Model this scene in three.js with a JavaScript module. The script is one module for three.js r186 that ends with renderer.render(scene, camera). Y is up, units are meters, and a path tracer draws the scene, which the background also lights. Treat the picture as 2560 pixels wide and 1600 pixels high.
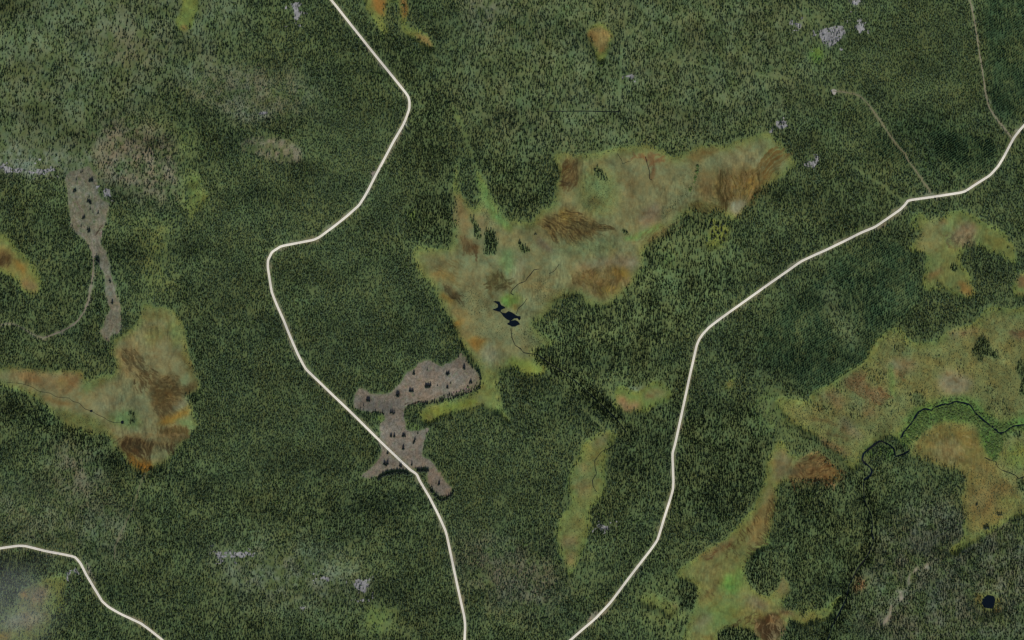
import * as THREE from 'three';
import { Sky } from 'three/addons/objects/Sky.js';
import { mergeGeometries } from 'three/addons/utils/BufferGeometryUtils.js';

// ---------------------------------------------------------------- camera, sky, sun, exposure
const scene = new THREE.Scene();
const HEIGHT = 6000;
const camera = new THREE.PerspectiveCamera(2 * Math.atan(640 / HEIGHT) * 180 / Math.PI, 1.6, 10, 40000);
camera.position.set(0, HEIGHT, 0);
camera.up.set(0, 0, -1);
camera.lookAt(0, 0, 0);
scene.add(camera);

const EL = 49 * Math.PI / 180, SHADE = new THREE.Vector2(0.07, -1).normalize();   // shadows fall to the north (-z)
const toSun = new THREE.Vector3(-SHADE.x * Math.cos(EL), Math.sin(EL), -SHADE.y * Math.cos(EL));
const sky = new Sky();
sky.name = 'sky';
sky.scale.setScalar(30000);
sky.material.uniforms.sunPosition.value.copy(toSun);
sky.material.uniforms.turbidity.value = 2;
sky.material.uniforms.rayleigh.value = 1;
sky.material.uniforms.mieCoefficient.value = 0.003;
sky.userData = { kind: 'structure', label: 'clear daytime sky above the forest', category: 'sky' };
scene.add(sky);
scene.environmentIntensity = 0.15;
const sun = new THREE.DirectionalLight(new THREE.Color(1, 0.955, 0.87), 4.2);
sun.name = 'sun';
sun.position.copy(toSun).multiplyScalar(3000);
sun.castShadow = true;
sun.shadow.mapSize.set(4096, 4096);
Object.assign(sun.shadow.camera, { left: -1400, right: 1400, top: 1100, bottom: -1100, near: 100, far: 6000 });
scene.add(sun, sun.target);
const renderer = new THREE.WebGLRenderer({ antialias: true });
renderer.shadowMap.enabled = true;
renderer.toneMapping = THREE.LinearToneMapping;
renderer.toneMappingExposure = 1.0;

// ---------------------------------------------------------------- small helpers
let seed = 20240611;
const rnd = () => { seed = (seed + 0x6d2b79f5) | 0; let t = Math.imul(seed ^ (seed >>> 15), 1 | seed); t = (t + Math.imul(t ^ (t >>> 7), 61 | t)) ^ t; return ((t ^ (t >>> 14)) >>> 0) / 4294967296; };
const hash = (x, y) => { let h = Math.imul(x, 374761393) + Math.imul(y, 668265263) | 0; h = Math.imul(h ^ (h >>> 13), 1274126177); return ((h ^ (h >>> 16)) >>> 0) / 4294967296; };
function noise(x, y) {                                    // smooth value noise, -1 ... 1
  const ix = Math.floor(x), iy = Math.floor(y), fx = x - ix, fy = y - iy, u = fx * fx * (3 - 2 * fx), v = fy * fy * (3 - 2 * fy);
  const a = hash(ix, iy), b = hash(ix + 1, iy), c = hash(ix, iy + 1), d = hash(ix + 1, iy + 1);
  return (a + (b - a) * u + (c - a) * v + (a - b - c + d) * u * v) * 2 - 1;
}
const fbm = (x, y) => noise(x, y) * 0.55 + noise(x * 2.1 + 7, y * 2.1 - 3) * 0.28 + noise(x * 4.3 - 5, y * 4.3 + 11) * 0.17;
const clamp = (v, a, b) => Math.min(b, Math.max(a, v));
const used = {};
function numbered(n) { const k = used[n] = (used[n] ?? -1) + 1; return k ? n + '_' + String(k).padStart(3, '0') : n; }
function tag(o, label, category, group, kind) {
  o.userData = { ...o.userData, label, category };
  if (group) o.userData.group = group;
  if (kind) o.userData.kind = kind;
  o.castShadow = o.receiveShadow = true;
  return o;
}

// ---------------------------------------------------------------- the map: metres, 1 pixel of a layer = 1 m; world = layer - (1024, 640)
const W = 2048, H = 1280, OX = 1024, OZ = 640;
// the land is surveyed in tiles of 512 x 320 m; a tile's own units are 2419 to the width
const K = 512 / 2419;
const C = (c, r, ...v) => { const o = []; for (let i = 0; i < v.length; i += 2) o.push([c * 512 + v[i] * K, r * 320 + v[i + 1] * K]); return o; };
const F = (...v) => { const o = []; for (let i = 0; i < v.length; i += 2) o.push([v[i] * 2048 / 2419, v[i + 1] * 2048 / 2419]); return o; };
const css = (c) => `rgb(${c[0]},${c[1]},${c[2]})`;
function layer(color) { const cv = document.createElement('canvas'); cv.width = W; cv.height = H; const g = cv.getContext('2d'); g.fillStyle = css(color); g.fillRect(0, 0, W, H); return g; }
function trace(g, pts, closed = true) {                    // rounded outline through the middles of the sides
  const n = pts.length;
  g.beginPath();
  if (!closed) { g.moveTo(...pts[0]); for (let i = 1; i < n - 1; i++) g.quadraticCurveTo(...pts[i], (pts[i][0] + pts[i + 1][0]) / 2, (pts[i][1] + pts[i + 1][1]) / 2); g.lineTo(...pts[n - 1]); return; }
  g.moveTo((pts[n - 1][0] + pts[0][0]) / 2, (pts[n - 1][1] + pts[0][1]) / 2);
  for (let i = 0; i < n; i++) { const b = pts[(i + 1) % n]; g.quadraticCurveTo(...pts[i], (pts[i][0] + b[0]) / 2, (pts[i][1] + b[1]) / 2); }
  g.closePath();
}
const box = (pts) => { const x = pts.map((p) => p[0]), y = pts.map((p) => p[1]); return [Math.min(...x), Math.min(...y), Math.max(...x), Math.max(...y)]; };
function bounded(g, pts, m) { const [x0, y0, x1, y1] = box(pts); g.save(); g.beginPath(); g.rect(x0 - m, y0 - m, x1 - x0 + 2 * m, y1 - y0 + 2 * m); g.clip(); }
let soften = 1;                                           // how far soils run into each other
function fill(g, pts, color, blur = 0, alpha = 1) {
  blur *= soften;
  bounded(g, pts, 3 * blur + 4);
  g.filter = blur ? `blur(${blur}px)` : 'none'; g.globalAlpha = alpha; g.fillStyle = css(color);
  trace(g, pts); g.fill(); g.restore();
}
function stroke(g, pts, color, width, blur = 0, alpha = 1) {
  bounded(g, pts, 3 * blur + width + 4);
  g.filter = blur ? `blur(${blur}px)` : 'none'; g.globalAlpha = alpha; g.strokeStyle = css(color); g.lineWidth = width; g.lineCap = g.lineJoin = 'round';
  trace(g, pts, false); g.stroke(); g.restore();
}
function inside(pts, x, y) { let k = false; for (let i = 0, j = pts.length - 1; i < pts.length; j = i++) { const [a, b] = pts[i], [c, d] = pts[j]; if (b > y !== d > y && x < (c - a) * (y - b) / (d - b) + a) k = !k; } return k; }
// wavy stripes of moss ridges and wet hollows inside an outline: angle in degrees, 0 = east, 90 = south
function streaks(g, pts, color, angle, length, width, n, alpha = 0.6, wave = 0.5) {
  const [x0, y0, x1, y1] = box(pts);
  g.strokeStyle = css(color); g.lineCap = 'round';
  for (let i = 0; i < n; i++) {
    let x = x0 + (x1 - x0) * rnd(), y = y0 + (y1 - y0) * rnd();
    if (!inside(pts, x, y)) continue;
    const L = length * (0.4 + rnd()), steps = Math.max(2, Math.round(L / 4));
    g.globalAlpha = Math.min(1, alpha * 1.2) * (0.45 + 0.55 * rnd()); g.lineWidth = width * (0.5 + rnd());
    g.beginPath(); g.moveTo(x, y);
    for (let s = 0; s < steps; s++) {
      const a = angle * Math.PI / 180 + wave * fbm(x * 0.03 + 5, y * 0.03) * 2 + wave * 0.5 * (rnd() - 0.5);
      x += Math.cos(a) * L / steps; y += Math.sin(a) * L / steps;
      g.lineTo(x, y);
    }
    g.stroke();
  }
  g.globalAlpha = 1;
}

// ---- lines on the land
const ROADS = [
  { label: 'pale gravel road winding down the middle past the clearcut', pts: [[500, -150], ...C(1, 0, 560, -180, 712, 0, 1085, 470, 1415, 878, 1440, 915, 1452, 960, 1450, 1030, 1415, 1130, 1385, 1195, 1300, 1340), ...C(1, 1, 1210, 0, 1130, 150, 1060, 290, 1020, 360, 975, 430, 870, 525, 745, 625, 600, 730, 545, 755, 400, 783, 235, 815, 150, 870, 112, 945, 110, 1010, 130, 1140, 150, 1250, 200, 1375), ...C(1, 2, 262, 0, 330, 165, 395, 315, 440, 405, 475, 465, 570, 555, 700, 680, 820, 795, 960, 930, 1090, 1060, 1200, 1170, 1380, 1340, 1460, 1415, 1520, 1455), ...C(1, 3, 1545, 0, 1640, 160, 1720, 320, 1790, 475, 1805, 530, 1850, 740, 1890, 930, 1945, 1180, 1968, 1280, 1978, 1370, 1972, 1512), [905, 1430]] },
  { label: 'pale gravel road curving from the right edge beside the plantations to the bottom', pts: [[2160, 130], [2110, 190], ...C(3, 0, 2419, 1180, 2370, 1235, 2310, 1310, 2200, 1512), ...C(3, 1, 2165, 60, 2090, 145, 1960, 228, 1845, 305, 1600, 343, 1320, 382, 1290, 425, 1245, 470, 1130, 550, 1005, 635, 880, 685, 740, 755, 550, 848, 455, 890, 315, 955, 130, 1085, 0, 1175), ...C(2, 1, 1950, 1512), ...C(2, 2, 1860, 70, 1800, 135, 1768, 185, 1745, 240, 1720, 350, 1670, 570, 1620, 800, 1540, 1170, 1515, 1255, 1515, 1310, 1522, 1512), ...C(2, 3, 1518, 90, 1450, 310, 1400, 480, 1370, 570, 1300, 670, 1120, 900, 930, 1150, 790, 1305, 550, 1512), [1040, 1370]] },
  { label: 'short pale gravel road crossing the lower left corner', pts: [[-150, 1130], ...C(0, 3, 0, 645, 170, 622, 240, 624, 420, 668, 600, 698, 715, 722, 765, 780, 820, 890, 890, 1010, 940, 1090, 970, 1140, 1030, 1195, 1150, 1265, 1330, 1350, 1400, 1400, 1540, 1512), [430, 1380]] },
];
const TRACKS = [
  { label: 'straight sandy forest track along the plantation at top right', w: 2.3, pts: C(3, 0, 1890, -150, 1905, 0, 1925, 80, 1950, 200, 1975, 360, 1990, 480, 2015, 600, 2040, 760, 2060, 900, 2085, 1020, 2140, 1110, 2210, 1195, 2260, 1260, 2300, 1310), c: [136, 128, 104] },
  { label: 'grassy track from the sandy turnaround down to the right-hand road', w: 2, pts: [...C(3, 0, 610, 860, 700, 868, 860, 900, 940, 980, 1000, 1060, 1080, 1170, 1150, 1280, 1220, 1375, 1290, 1450), ...C(3, 1, 1310, 0, 1380, 90, 1440, 180, 1500, 260, 1530, 310)], c: [116, 110, 82] },
  { label: 'rutted brown track leaving the narrow clearcut on the left', w: 2.3, pts: [...C(0, 1, 880, 850, 885, 950, 880, 1070, 850, 1240, 820, 1370, 785, 1450), ...C(0, 2, 740, 0, 690, 50, 600, 100, 500, 140, 420, 165)], c: [128, 118, 100] },
  { label: 'faint overgrown track from the left edge into the woods', w: 1.9, pts: C(0, 2, 420, 168, 300, 130, 170, 50, 80, 30, 0, 45, -120, 60), c: [120, 116, 92] },
  { label: 'thin footpath leading south from the tip of the left bog', w: 1.7, pts: [...C(0, 2, 1375, 1440), ...C(0, 3, 1340, 0, 1300, 120, 1270, 230, 1230, 320, 1180, 430, 1130, 530, 1090, 620, 1085, 740)], c: [104, 100, 74] },
];
const CUTS = [                                             // felled lines without a track
  [...C(2, 0, 1500, 560, 1800, 650), ...C(3, 0, 0, 720, 200, 765, 400, 815, 560, 850)], 
  C(2, 0, 1100, 0, 1075, 180), C(2, 0, 1230, 220, 1100, 320, 1040, 400, 1025, 540, 1030, 700, 1020, 850, 970, 940),
  C(3, 1, 820, 70, 960, 180, 1080, 250, 1180, 320, 1290, 400), C(3, 1, 1600, 0, 1750, 130, 1860, 240), C(3, 1, 770, 1270, 790, 1400, 800, 1512), C(2, 2, 680, 840, 800, 960, 860, 1030),
];
const STREAMS = [
  { label: 'dead straight dark strip standing for tree shade at top centre', w: 1.7, pts: C(2, 0, 330, 1053, 520, 1056, 700, 1054, 860, 1057, 1010, 1054) },  // tree shade in a felled gap, added as a dark water ribbon
  { label: 'dark river meandering through green thickets at lower right', w: 3.6, pts: C(3, 2, 2600, 985, 2419, 990, 2300, 1005, 2240, 1060, 2180, 1070, 2140, 1020, 2050, 960, 1960, 880, 1910, 800, 1850, 785, 1770, 768, 1700, 800, 1660, 795, 1560, 830, 1550, 855, 1480, 838, 1420, 870, 1370, 950, 1330, 1005, 1280, 1060, 1255, 1130, 1290, 1170, 1330, 1200, 1335, 1235, 1280, 1265, 1200, 1290, 1190, 1220, 1130, 1170, 1060, 1140, 1010, 1170, 960, 1210, 900, 1260, 885, 1320, 910, 1350, 960, 1390, 980, 1430, 960, 1470, 900, 1512) },
  { label: 'narrow dark brook slanting down to the bottom edge at lower right', w: 2.5, pts: C(3, 3, 900, 20, 905, 110, 910, 190, 940, 260, 975, 340, 985, 420, 975, 500, 1000, 560, 960, 670, 920, 740, 850, 820, 800, 920, 760, 1000, 740, 1100, 700, 1190, 650, 1290, 600, 1380, 560, 1512, 530, 1600) },
  { label: 'thin winding brook branching off through the right-hand meadow', w: 1.7, pts: C(3, 2, 2050, 1300, 2100, 1325, 2150, 1335, 2170, 1390, 2210, 1420, 2280, 1440, 2340, 1470, 2370, 1500, 2419, 1480, 2560, 1490) },
  { label: 'thin winding brook crossing the left bog', w: 0.7, pts: C(0, 2, 60, 590, 200, 600, 300, 630, 370, 675, 470, 690, 540, 730, 650, 735, 690, 770, 750, 785, 800, 840, 865, 860, 920, 895, 980, 920, 1030, 955, 1080, 970, 1155, 965) },
  { label: 'short dark runnel at the top of the central bog', w: 1.5, pts: C(2, 1, 1260, -30, 1285, 60, 1300, 110, 1298, 180, 1325, 190) },
  { label: 'hair-thin runnel left of the short dark runnel in the central bog', w: 1, pts: [...C(2, 0, 995, 1450), ...C(2, 1, 1035, 0, 1045, 40, 1080, 20, 1130, 8)] },
  { label: 'dark creek flowing down-left towards the bog pond', w: 1.4, pts: C(2, 1, 260, 1030, 205, 1038, 180, 1075, 140, 1120, 130, 1145, 60, 1170, 0, 1230, -12, 1260, 15, 1275) },
  { label: 'faint runnel above the dark creek in the central bog', w: 1, pts: C(2, 1, 445, 985, 400, 1050, 350, 1075) },
  { label: 'short creek entering the bog pond from the upper right', w: 1.3, pts: C(2, 1, 140, 1312, 100, 1370, 60, 1400, 40, 1455) },
  { label: 'dark outlet creek running south-east from the bog pond', w: 1.9, pts: [...C(1, 2, 2408, 80, 2415, 140), ...C(2, 2, 0, 170, 30, 240, 80, 270, 110, 310, 180, 320, 250, 330, 340, 400, 500, 500, 650, 620, 760, 720, 900, 850, 1000, 950, 1080, 1060)] },
  { label: 'thin dark brook beside the long meadow below the centre', w: 1.4, pts: [...C(2, 2, 1000, 1150, 930, 1210, 850, 1240, 810, 1290, 780, 1330, 785, 1400, 800, 1450, 760, 1512), ...C(2, 3, 765, 60, 800, 115)] },
];

// ---- outlines
const CLEARINGS = [
  { label: 'long narrow grey-brown clearcut on the left', pts: [...C(0, 1, 625, 130, 700, 100, 790, 70, 850, 45, 900, 130, 935, 190, 935, 300, 960, 360, 1050, 410, 1055, 430, 1010, 560, 1000, 620, 960, 670, 945, 740, 985, 850, 1030, 940, 1050, 1050, 1065, 1110, 1090, 1200, 1110, 1330, 1130, 1400, 1140, 1500), ...C(0, 2, 1145, 110, 1060, 130, 1030, 220, 985, 190, 940, 110, 985, 40), ...C(0, 1, 985, 1490, 1030, 1420, 1000, 1300, 975, 1180, 985, 1080, 935, 960, 915, 880, 880, 960, 850, 860, 820, 780, 770, 730, 700, 680, 660, 620, 645, 470, 635, 300)] },
  { label: 'branching grey-brown clearcut cut by the central road', pts: [...C(1, 2, 955, 640, 1000, 635, 1050, 680, 1130, 690, 1210, 705, 1280, 670, 1350, 600, 1390, 530, 1440, 480, 1500, 455, 1530, 410, 1600, 375, 1660, 385, 1690, 420, 1770, 435, 1830, 390, 1900, 350, 1905, 300, 1930, 305, 1980, 370, 2040, 430, 2100, 490, 2120, 560, 2090, 630, 2000, 675, 1880, 715, 1760, 755, 1640, 770, 1540, 785, 1440, 810, 1380, 840, 1390, 920, 1420, 990, 1420, 1040, 1500, 1045, 1630, 1010, 1610, 1080, 1595, 1180, 1570, 1280, 1640, 1310, 1700, 1370, 1750, 1470), ...C(1, 3, 1790, 0, 1865, 80, 1830, 130, 1780, 165, 1740, 160, 1690, 110, 1640, 60, 1620, 0), ...C(1, 2, 1620, 1450, 1625, 1400, 1540, 1390, 1450, 1420, 1330, 1410, 1210, 1430, 1150, 1490, 1060, 1495, 990, 1465, 1050, 1420, 1110, 1370, 1170, 1290, 1190, 1240, 1150, 1180, 1175, 1080, 1165, 970, 1230, 930, 1220, 880, 1190, 860, 1090, 870, 1020, 870, 960, 830, 905, 800)] },
  { label: 'scrubby half-felled patch left of the central road', soft: 1, pts: F(570, 337, 600, 322, 650, 322, 690, 335, 715, 355, 715, 380, 680, 386, 640, 378, 600, 368, 575, 355) },
];
const ISLES = [                                            // wooded islands and clumps within the bogs
  C(1, 1, 2015, 520, 2060, 550, 2110, 640, 2130, 740, 2085, 745, 2040, 640), C(1, 1, 2150, 640, 2230, 650, 2280, 720, 2280, 880, 2200, 890, 2150, 900),
  C(2, 1, 770, 75, 850, 85, 915, 205, 860, 210, 790, 150), C(2, 1, 15, 750, 165, 815, 165, 885, 80, 870), C(2, 1, 1040, 630, 1110, 690, 1060, 715),
  C(3, 2, 2020, 150, 2090, 170, 2080, 260, 2195, 350, 2180, 390, 2040, 320, 2020, 400, 1940, 350, 1930, 260), C(3, 2, 2419, 350, 2350, 430, 2340, 500, 2390, 560, 2380, 700, 2440, 740),
  C(3, 2, 1350, 700, 1430, 670, 1500, 730, 1480, 800, 1420, 830, 1360, 790), C(3, 1, 1730, 990, 1770, 965, 1800, 1010, 1790, 1050, 1730, 1050),
  C(2, 3, 2205, 820, 2300, 680, 2400, 660, 2560, 900, 2480, 1080, 2330, 1070, 2220, 970), C(2, 3, 1955, 1420, 2100, 1385, 2300, 1440, 2350, 1560, 1950, 1560),
  C(3, 3, 190, 1340, 240, 1310, 290, 1380, 300, 1512, 160, 1560, 140, 1460), C(3, 3, 300, 1180, 345, 1170, 350, 1270, 310, 1300), C(2, 3, 1570, 960, 1690, 950, 1750, 1010, 1740, 1190, 1600, 1250, 1570, 1100),
  C(3, 2, 2290, 1080, 2370, 1040, 2410, 1080, 2350, 1130), C(3, 3, 2340, 0, 2440, -10, 2440, 120, 2360, 100), C(0, 2, 1200, 880, 1270, 860, 1315, 940, 1260, 1000, 1190, 990, 1240, 940),
  C(0, 2, 1760, 700, 1830, 690, 1880, 760, 1830, 790, 1770, 740), C(3, 1, 1570, 1170, 1620, 1160, 1640, 1200, 1590, 1220), C(3, 1, 1760, 1180, 1820, 1180, 1800, 1240),
];
const BOGS = [
  { label: 'large many-lobed central bog around the dark pond', pts: [...C(1, 1, 1870, 260, 1890, 60, 1905, 60, 1900, 240, 1935, 330, 1990, 390, 2030, 470, 2080, 460, 2110, 420, 2110, 330, 2075, 90, 2095, 90, 2150, 180, 2210, 300, 2260, 430, 2340, 540, 2419, 555), ...C(2, 1, 100, 590, 200, 600, 200, 560, 250, 490, 340, 460, 390, 400, 412, 310, 400, 240, 430, 190, 460, 120, 400, 60, 380, 0), ...C(2, 0, 395, 1500, 400, 1450, 500, 1440, 660, 1470, 800, 1450, 900, 1430, 960, 1390, 1050, 1375, 1200, 1385, 1310, 1370, 1440, 1420, 1560, 1490, 1640, 1440, 1750, 1380, 1900, 1350, 2030, 1380, 2100, 1340, 2250, 1290, 2400, 1240), ...C(3, 0, 60, 1300, 120, 1370, 180, 1450, 250, 1512), ...C(3, 1, 260, 70, 180, 115, 100, 165, 0, 220), ...C(2, 1, 2350, 270, 2280, 360, 2230, 420, 2150, 540, 2090, 580, 2020, 570, 1990, 500, 1950, 470, 1850, 500, 1700, 480, 1620, 510, 1560, 600, 1400, 720, 1270, 810, 1230, 880, 1240, 1000, 1220, 1080, 1130, 1170, 1000, 1290, 940, 1360, 800, 1395, 720, 1390, 690, 1330, 640, 1285, 480, 1285, 380, 1340, 320, 1512), ...C(2, 2, 180, 20, 220, 100, 380, 190, 420, 230, 230, 300, 180, 320, 310, 420, 330, 460, 300, 520, 130, 530, 60, 470, 0, 450), ...C(1, 2, 2310, 460, 2285, 560, 2300, 700, 2330, 860, 2419, 960, 2400, 990, 2320, 890, 2220, 865, 2160, 800, 2100, 830, 1950, 875, 1800, 895, 1700, 945, 1620, 995, 1555, 950, 1525, 880, 1560, 845, 1700, 800, 1850, 760, 2000, 710, 2110, 650, 2140, 560, 2115, 470, 2060, 400, 2000, 340, 1955, 260, 1920, 180, 1880, 90, 1820, 0), ...C(1, 1, 1790, 1470, 1750, 1370, 1700, 1290, 1670, 1180, 1620, 1140, 1560, 1090, 1520, 990, 1480, 910, 1495, 820, 1540, 800, 1600, 830, 1700, 845, 1800, 830, 1850, 800, 1880, 650, 1895, 540, 1880, 400)] },
  { label: 'arrow-shaped brown and orange bog on the left', pts: [...C(0, 1, 1350, 1420, 1370, 1330, 1440, 1390, 1530, 1390, 1620, 1400, 1690, 1470), ...C(0, 2, 1745, 60, 1740, 180, 1780, 340, 1820, 450, 1870, 570, 1905, 650, 1880, 690, 1760, 720, 1790, 790, 1830, 900, 1870, 980, 1850, 1050, 1780, 1110, 1680, 1230, 1600, 1310, 1530, 1400, 1420, 1395, 1380, 1450, 1320, 1400, 1240, 1375, 1180, 1310, 1100, 1210, 1040, 1130, 1000, 1070, 950, 1065, 880, 1100, 780, 1050, 650, 1000, 560, 950, 480, 890, 430, 820, 370, 740, 250, 690, 100, 650, 0, 610, -150, 590, -150, 480, 0, 460, 100, 440, 250, 450, 440, 490, 560, 460, 740, 475, 800, 555, 870, 565, 1000, 510, 1070, 530, 1100, 480, 1090, 350, 1025, 320, 1060, 230, 1080, 170, 1200, 110, 1280, 60)] },
  { label: 'small orange bog at the left edge', pts: C(0, 1, -120, 690, 0, 690, 80, 730, 140, 800, 200, 880, 270, 960, 330, 1040, 400, 1130, 405, 1200, 350, 1285, 270, 1270, 190, 1235, 180, 1150, 100, 1100, 0, 1060, -120, 1040) },
  { label: 'forked orange and green bog at the top beside the road', pts: C(1, 0, 985, -80, 1040, 80, 1080, 150, 1130, 220, 1180, 300, 1230, 350, 1260, 300, 1190, 210, 1225, 120, 1245, 10, 1345, 10, 1350, 160, 1370, 280, 1450, 355, 1560, 410, 1640, 485, 1700, 470, 1680, 430, 1620, 330, 1500, 260, 1420, 260, 1435, 150, 1430, -80) },
  { label: 'small yellow-green bog at the top left', pts: C(0, 0, 1730, -100, 1880, -100, 1880, 0, 1860, 100, 1820, 200, 1780, 285, 1690, 290, 1660, 220, 1700, 100) },
  { label: 'small drop-shaped orange bog in the forest at the top', pts: C(2, 0, 700, 330, 740, 245, 830, 215, 910, 260, 970, 330, 930, 400, 900, 480, 875, 600, 815, 600, 785, 500, 765, 420) },
  { label: 'pinkish green bog below the right-hand road', pts: C(3, 1, 1350, 640, 1355, 540, 1430, 490, 1480, 540, 1580, 570, 1680, 510, 1800, 460, 1900, 490, 2000, 560, 2100, 630, 2250, 680, 2290, 780, 2320, 860, 2360, 950, 2350, 1000, 2270, 960, 2200, 900, 2080, 870, 1960, 800, 1870, 800, 1830, 880, 1820, 960, 1860, 1040, 1910, 1110, 1930, 1200, 1985, 1290, 1900, 1315, 1770, 1290, 1700, 1230, 1560, 1225, 1475, 1235, 1450, 1160, 1480, 1060, 1500, 950, 1490, 870, 1350, 890, 1325, 820, 1420, 760, 1470, 690) },
  { label: 'little orange bog cut by the right edge', pts: C(3, 1, 2540, 1030, 2419, 1050, 2360, 1100, 2305, 1200, 2310, 1290, 2419, 1300, 2540, 1300) },
  { label: 'broad pinkish green wetland around the river at lower right', pts: [...C(3, 1, 2560, 1370, 2419, 1380, 2280, 1405, 2150, 1375, 2040, 1400), ...C(3, 2, 1990, 15, 1790, 80, 1700, 110, 1620, 175, 1500, 215, 1330, 205, 1285, 130, 1240, 50, 1170, 90, 1050, 140, 1000, 220, 930, 310, 945, 370, 870, 430, 720, 480, 640, 550, 560, 620, 420, 660, 400, 720, 330, 790, 280, 760, 150, 720, 40, 750, 130, 870, 170, 920, 280, 1030, 420, 1075, 560, 1200, 700, 1290, 760, 1400, 800, 1440, 860, 1380, 870, 1290, 950, 1200, 1060, 1120, 1200, 1110, 1260, 1150, 1345, 1240, 1340, 1290, 1500, 1330, 1650, 1370, 1800, 1420, 1880, 1450), ...C(3, 3, 1880, 0, 1830, 100, 1840, 200, 1880, 350, 1850, 430, 1850, 520, 1780, 620, 1680, 660, 1745, 720, 1830, 665, 1930, 590, 2050, 510, 2180, 450, 2290, 350, 2419, 335, 2560, 330)] },
  { label: 'long diagonal brown and bright green bog at the bottom', pts: [...C(3, 2, 85, 1130, 140, 1145, 180, 1230, 260, 1290, 460, 1245, 570, 1330, 660, 1430, 660, 1512), ...C(3, 3, 560, 10, 300, 5, 105, 20, 80, 120, 70, 260, 20, 450, 0, 600), ...C(2, 3, 2410, 640, 2290, 690, 2200, 790, 2190, 900, 2250, 1000, 2330, 1075, 2419, 1095), ...C(3, 3, 60, 1080, 75, 950, 40, 850, 0, 790, 50, 860, 150, 920, 220, 1050, 150, 1130, 150, 1200, 250, 1235, 330, 1180, 440, 1250, 560, 1190, 680, 1080, 700, 1100, 640, 1200, 560, 1350, 430, 1330, 330, 1400, 290, 1380, 190, 1330, 120, 1450, 100, 1600), ...C(2, 3, 2350, 1600, 2300, 1440, 2100, 1385, 1960, 1420, 1940, 1600, 1600, 1600, 1640, 1400, 1740, 1200, 1750, 1000, 1690, 940, 1580, 960, 1560, 850, 1640, 800, 1750, 720, 1900, 620, 2050, 520, 2200, 340, 2300, 250, 2330, 130, 2380, 0), ...C(2, 2, 2410, 1350)] },
  { label: 'long narrow greenish bog left of the right-hand road', pts: [...C(2, 2, 640, 1200, 720, 1130, 830, 1065, 920, 1050, 1000, 1080, 960, 1160, 900, 1230, 880, 1330, 870, 1430, 880, 1512), ...C(2, 3, 890, 60, 870, 170, 740, 260, 740, 330, 730, 500, 690, 600, 640, 720, 590, 850, 545, 935, 510, 850, 490, 740, 430, 680, 410, 550, 430, 450, 470, 320, 580, 220, 530, 130, 520, 0), ...C(2, 2, 530, 1500, 560, 1420, 620, 1340)] },
  { label: 'heart-shaped pinkish bog between the outlet creek and the right-hand road', pts: C(2, 2, 970, 640, 1060, 620, 1150, 685, 1270, 620, 1340, 555, 1420, 600, 1525, 690, 1490, 760, 1360, 790, 1290, 870, 1180, 870, 1000, 870, 930, 820, 1000, 760) },
  { label: 'tiny lens-shaped bog right of the right-hand road', pts: C(2, 2, 1995, 650, 2040, 570, 2105, 515, 2085, 620, 2065, 665) },
  { label: 'open green wet glade beside the road bend at the bottom', soft: 1, pts: C(2, 3, 1195, 1110, 1290, 1055, 1400, 1110, 1550, 1165, 1575, 1230, 1500, 1310, 1380, 1220, 1220, 1175) },
  { label: 'hazy orange and olive bog in the lower left corner', soft: 1, pts: C(0, 3, 380, 960, 560, 890, 655, 930, 610, 1050, 540, 1200, 480, 1330, 400, 1450, 330, 1560, -100, 1560, -60, 1400, 100, 1260, 170, 1200, 190, 1080, 260, 1010) },
  { label: 'boggy shore with orange moss around the oval lake', soft: 1, pts: C(3, 3, 1940, 1140, 1950, 1080, 2000, 1075, 2080, 1060, 2145, 1068, 2175, 1110, 2170, 1190, 2160, 1245, 2100, 1240, 2030, 1215, 1975, 1180) },
  { label: 'open yellow-green glade with scattered pines below the central bog', soft: 1, pts: C(2, 1, 1850, 540, 1940, 580, 2000, 600, 2055, 680, 2030, 750, 1960, 800, 1860, 860, 1815, 780, 1890, 690) },
  { label: 'narrow yellow-green glade right of the clearcut on the left', soft: 1, pts: C(0, 1, 1760, 240, 1800, 150, 1870, 150, 1895, 230, 1850, 290, 1985, 320, 1910, 430, 1840, 500, 1800, 610, 1785, 460, 1800, 290) },
  { label: 'bright green spot below the grey rocks at top right', soft: 1, pts: C(3, 0, 405, 470, 480, 435, 535, 490, 515, 570, 470, 620, 410, 560) },
];
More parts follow.
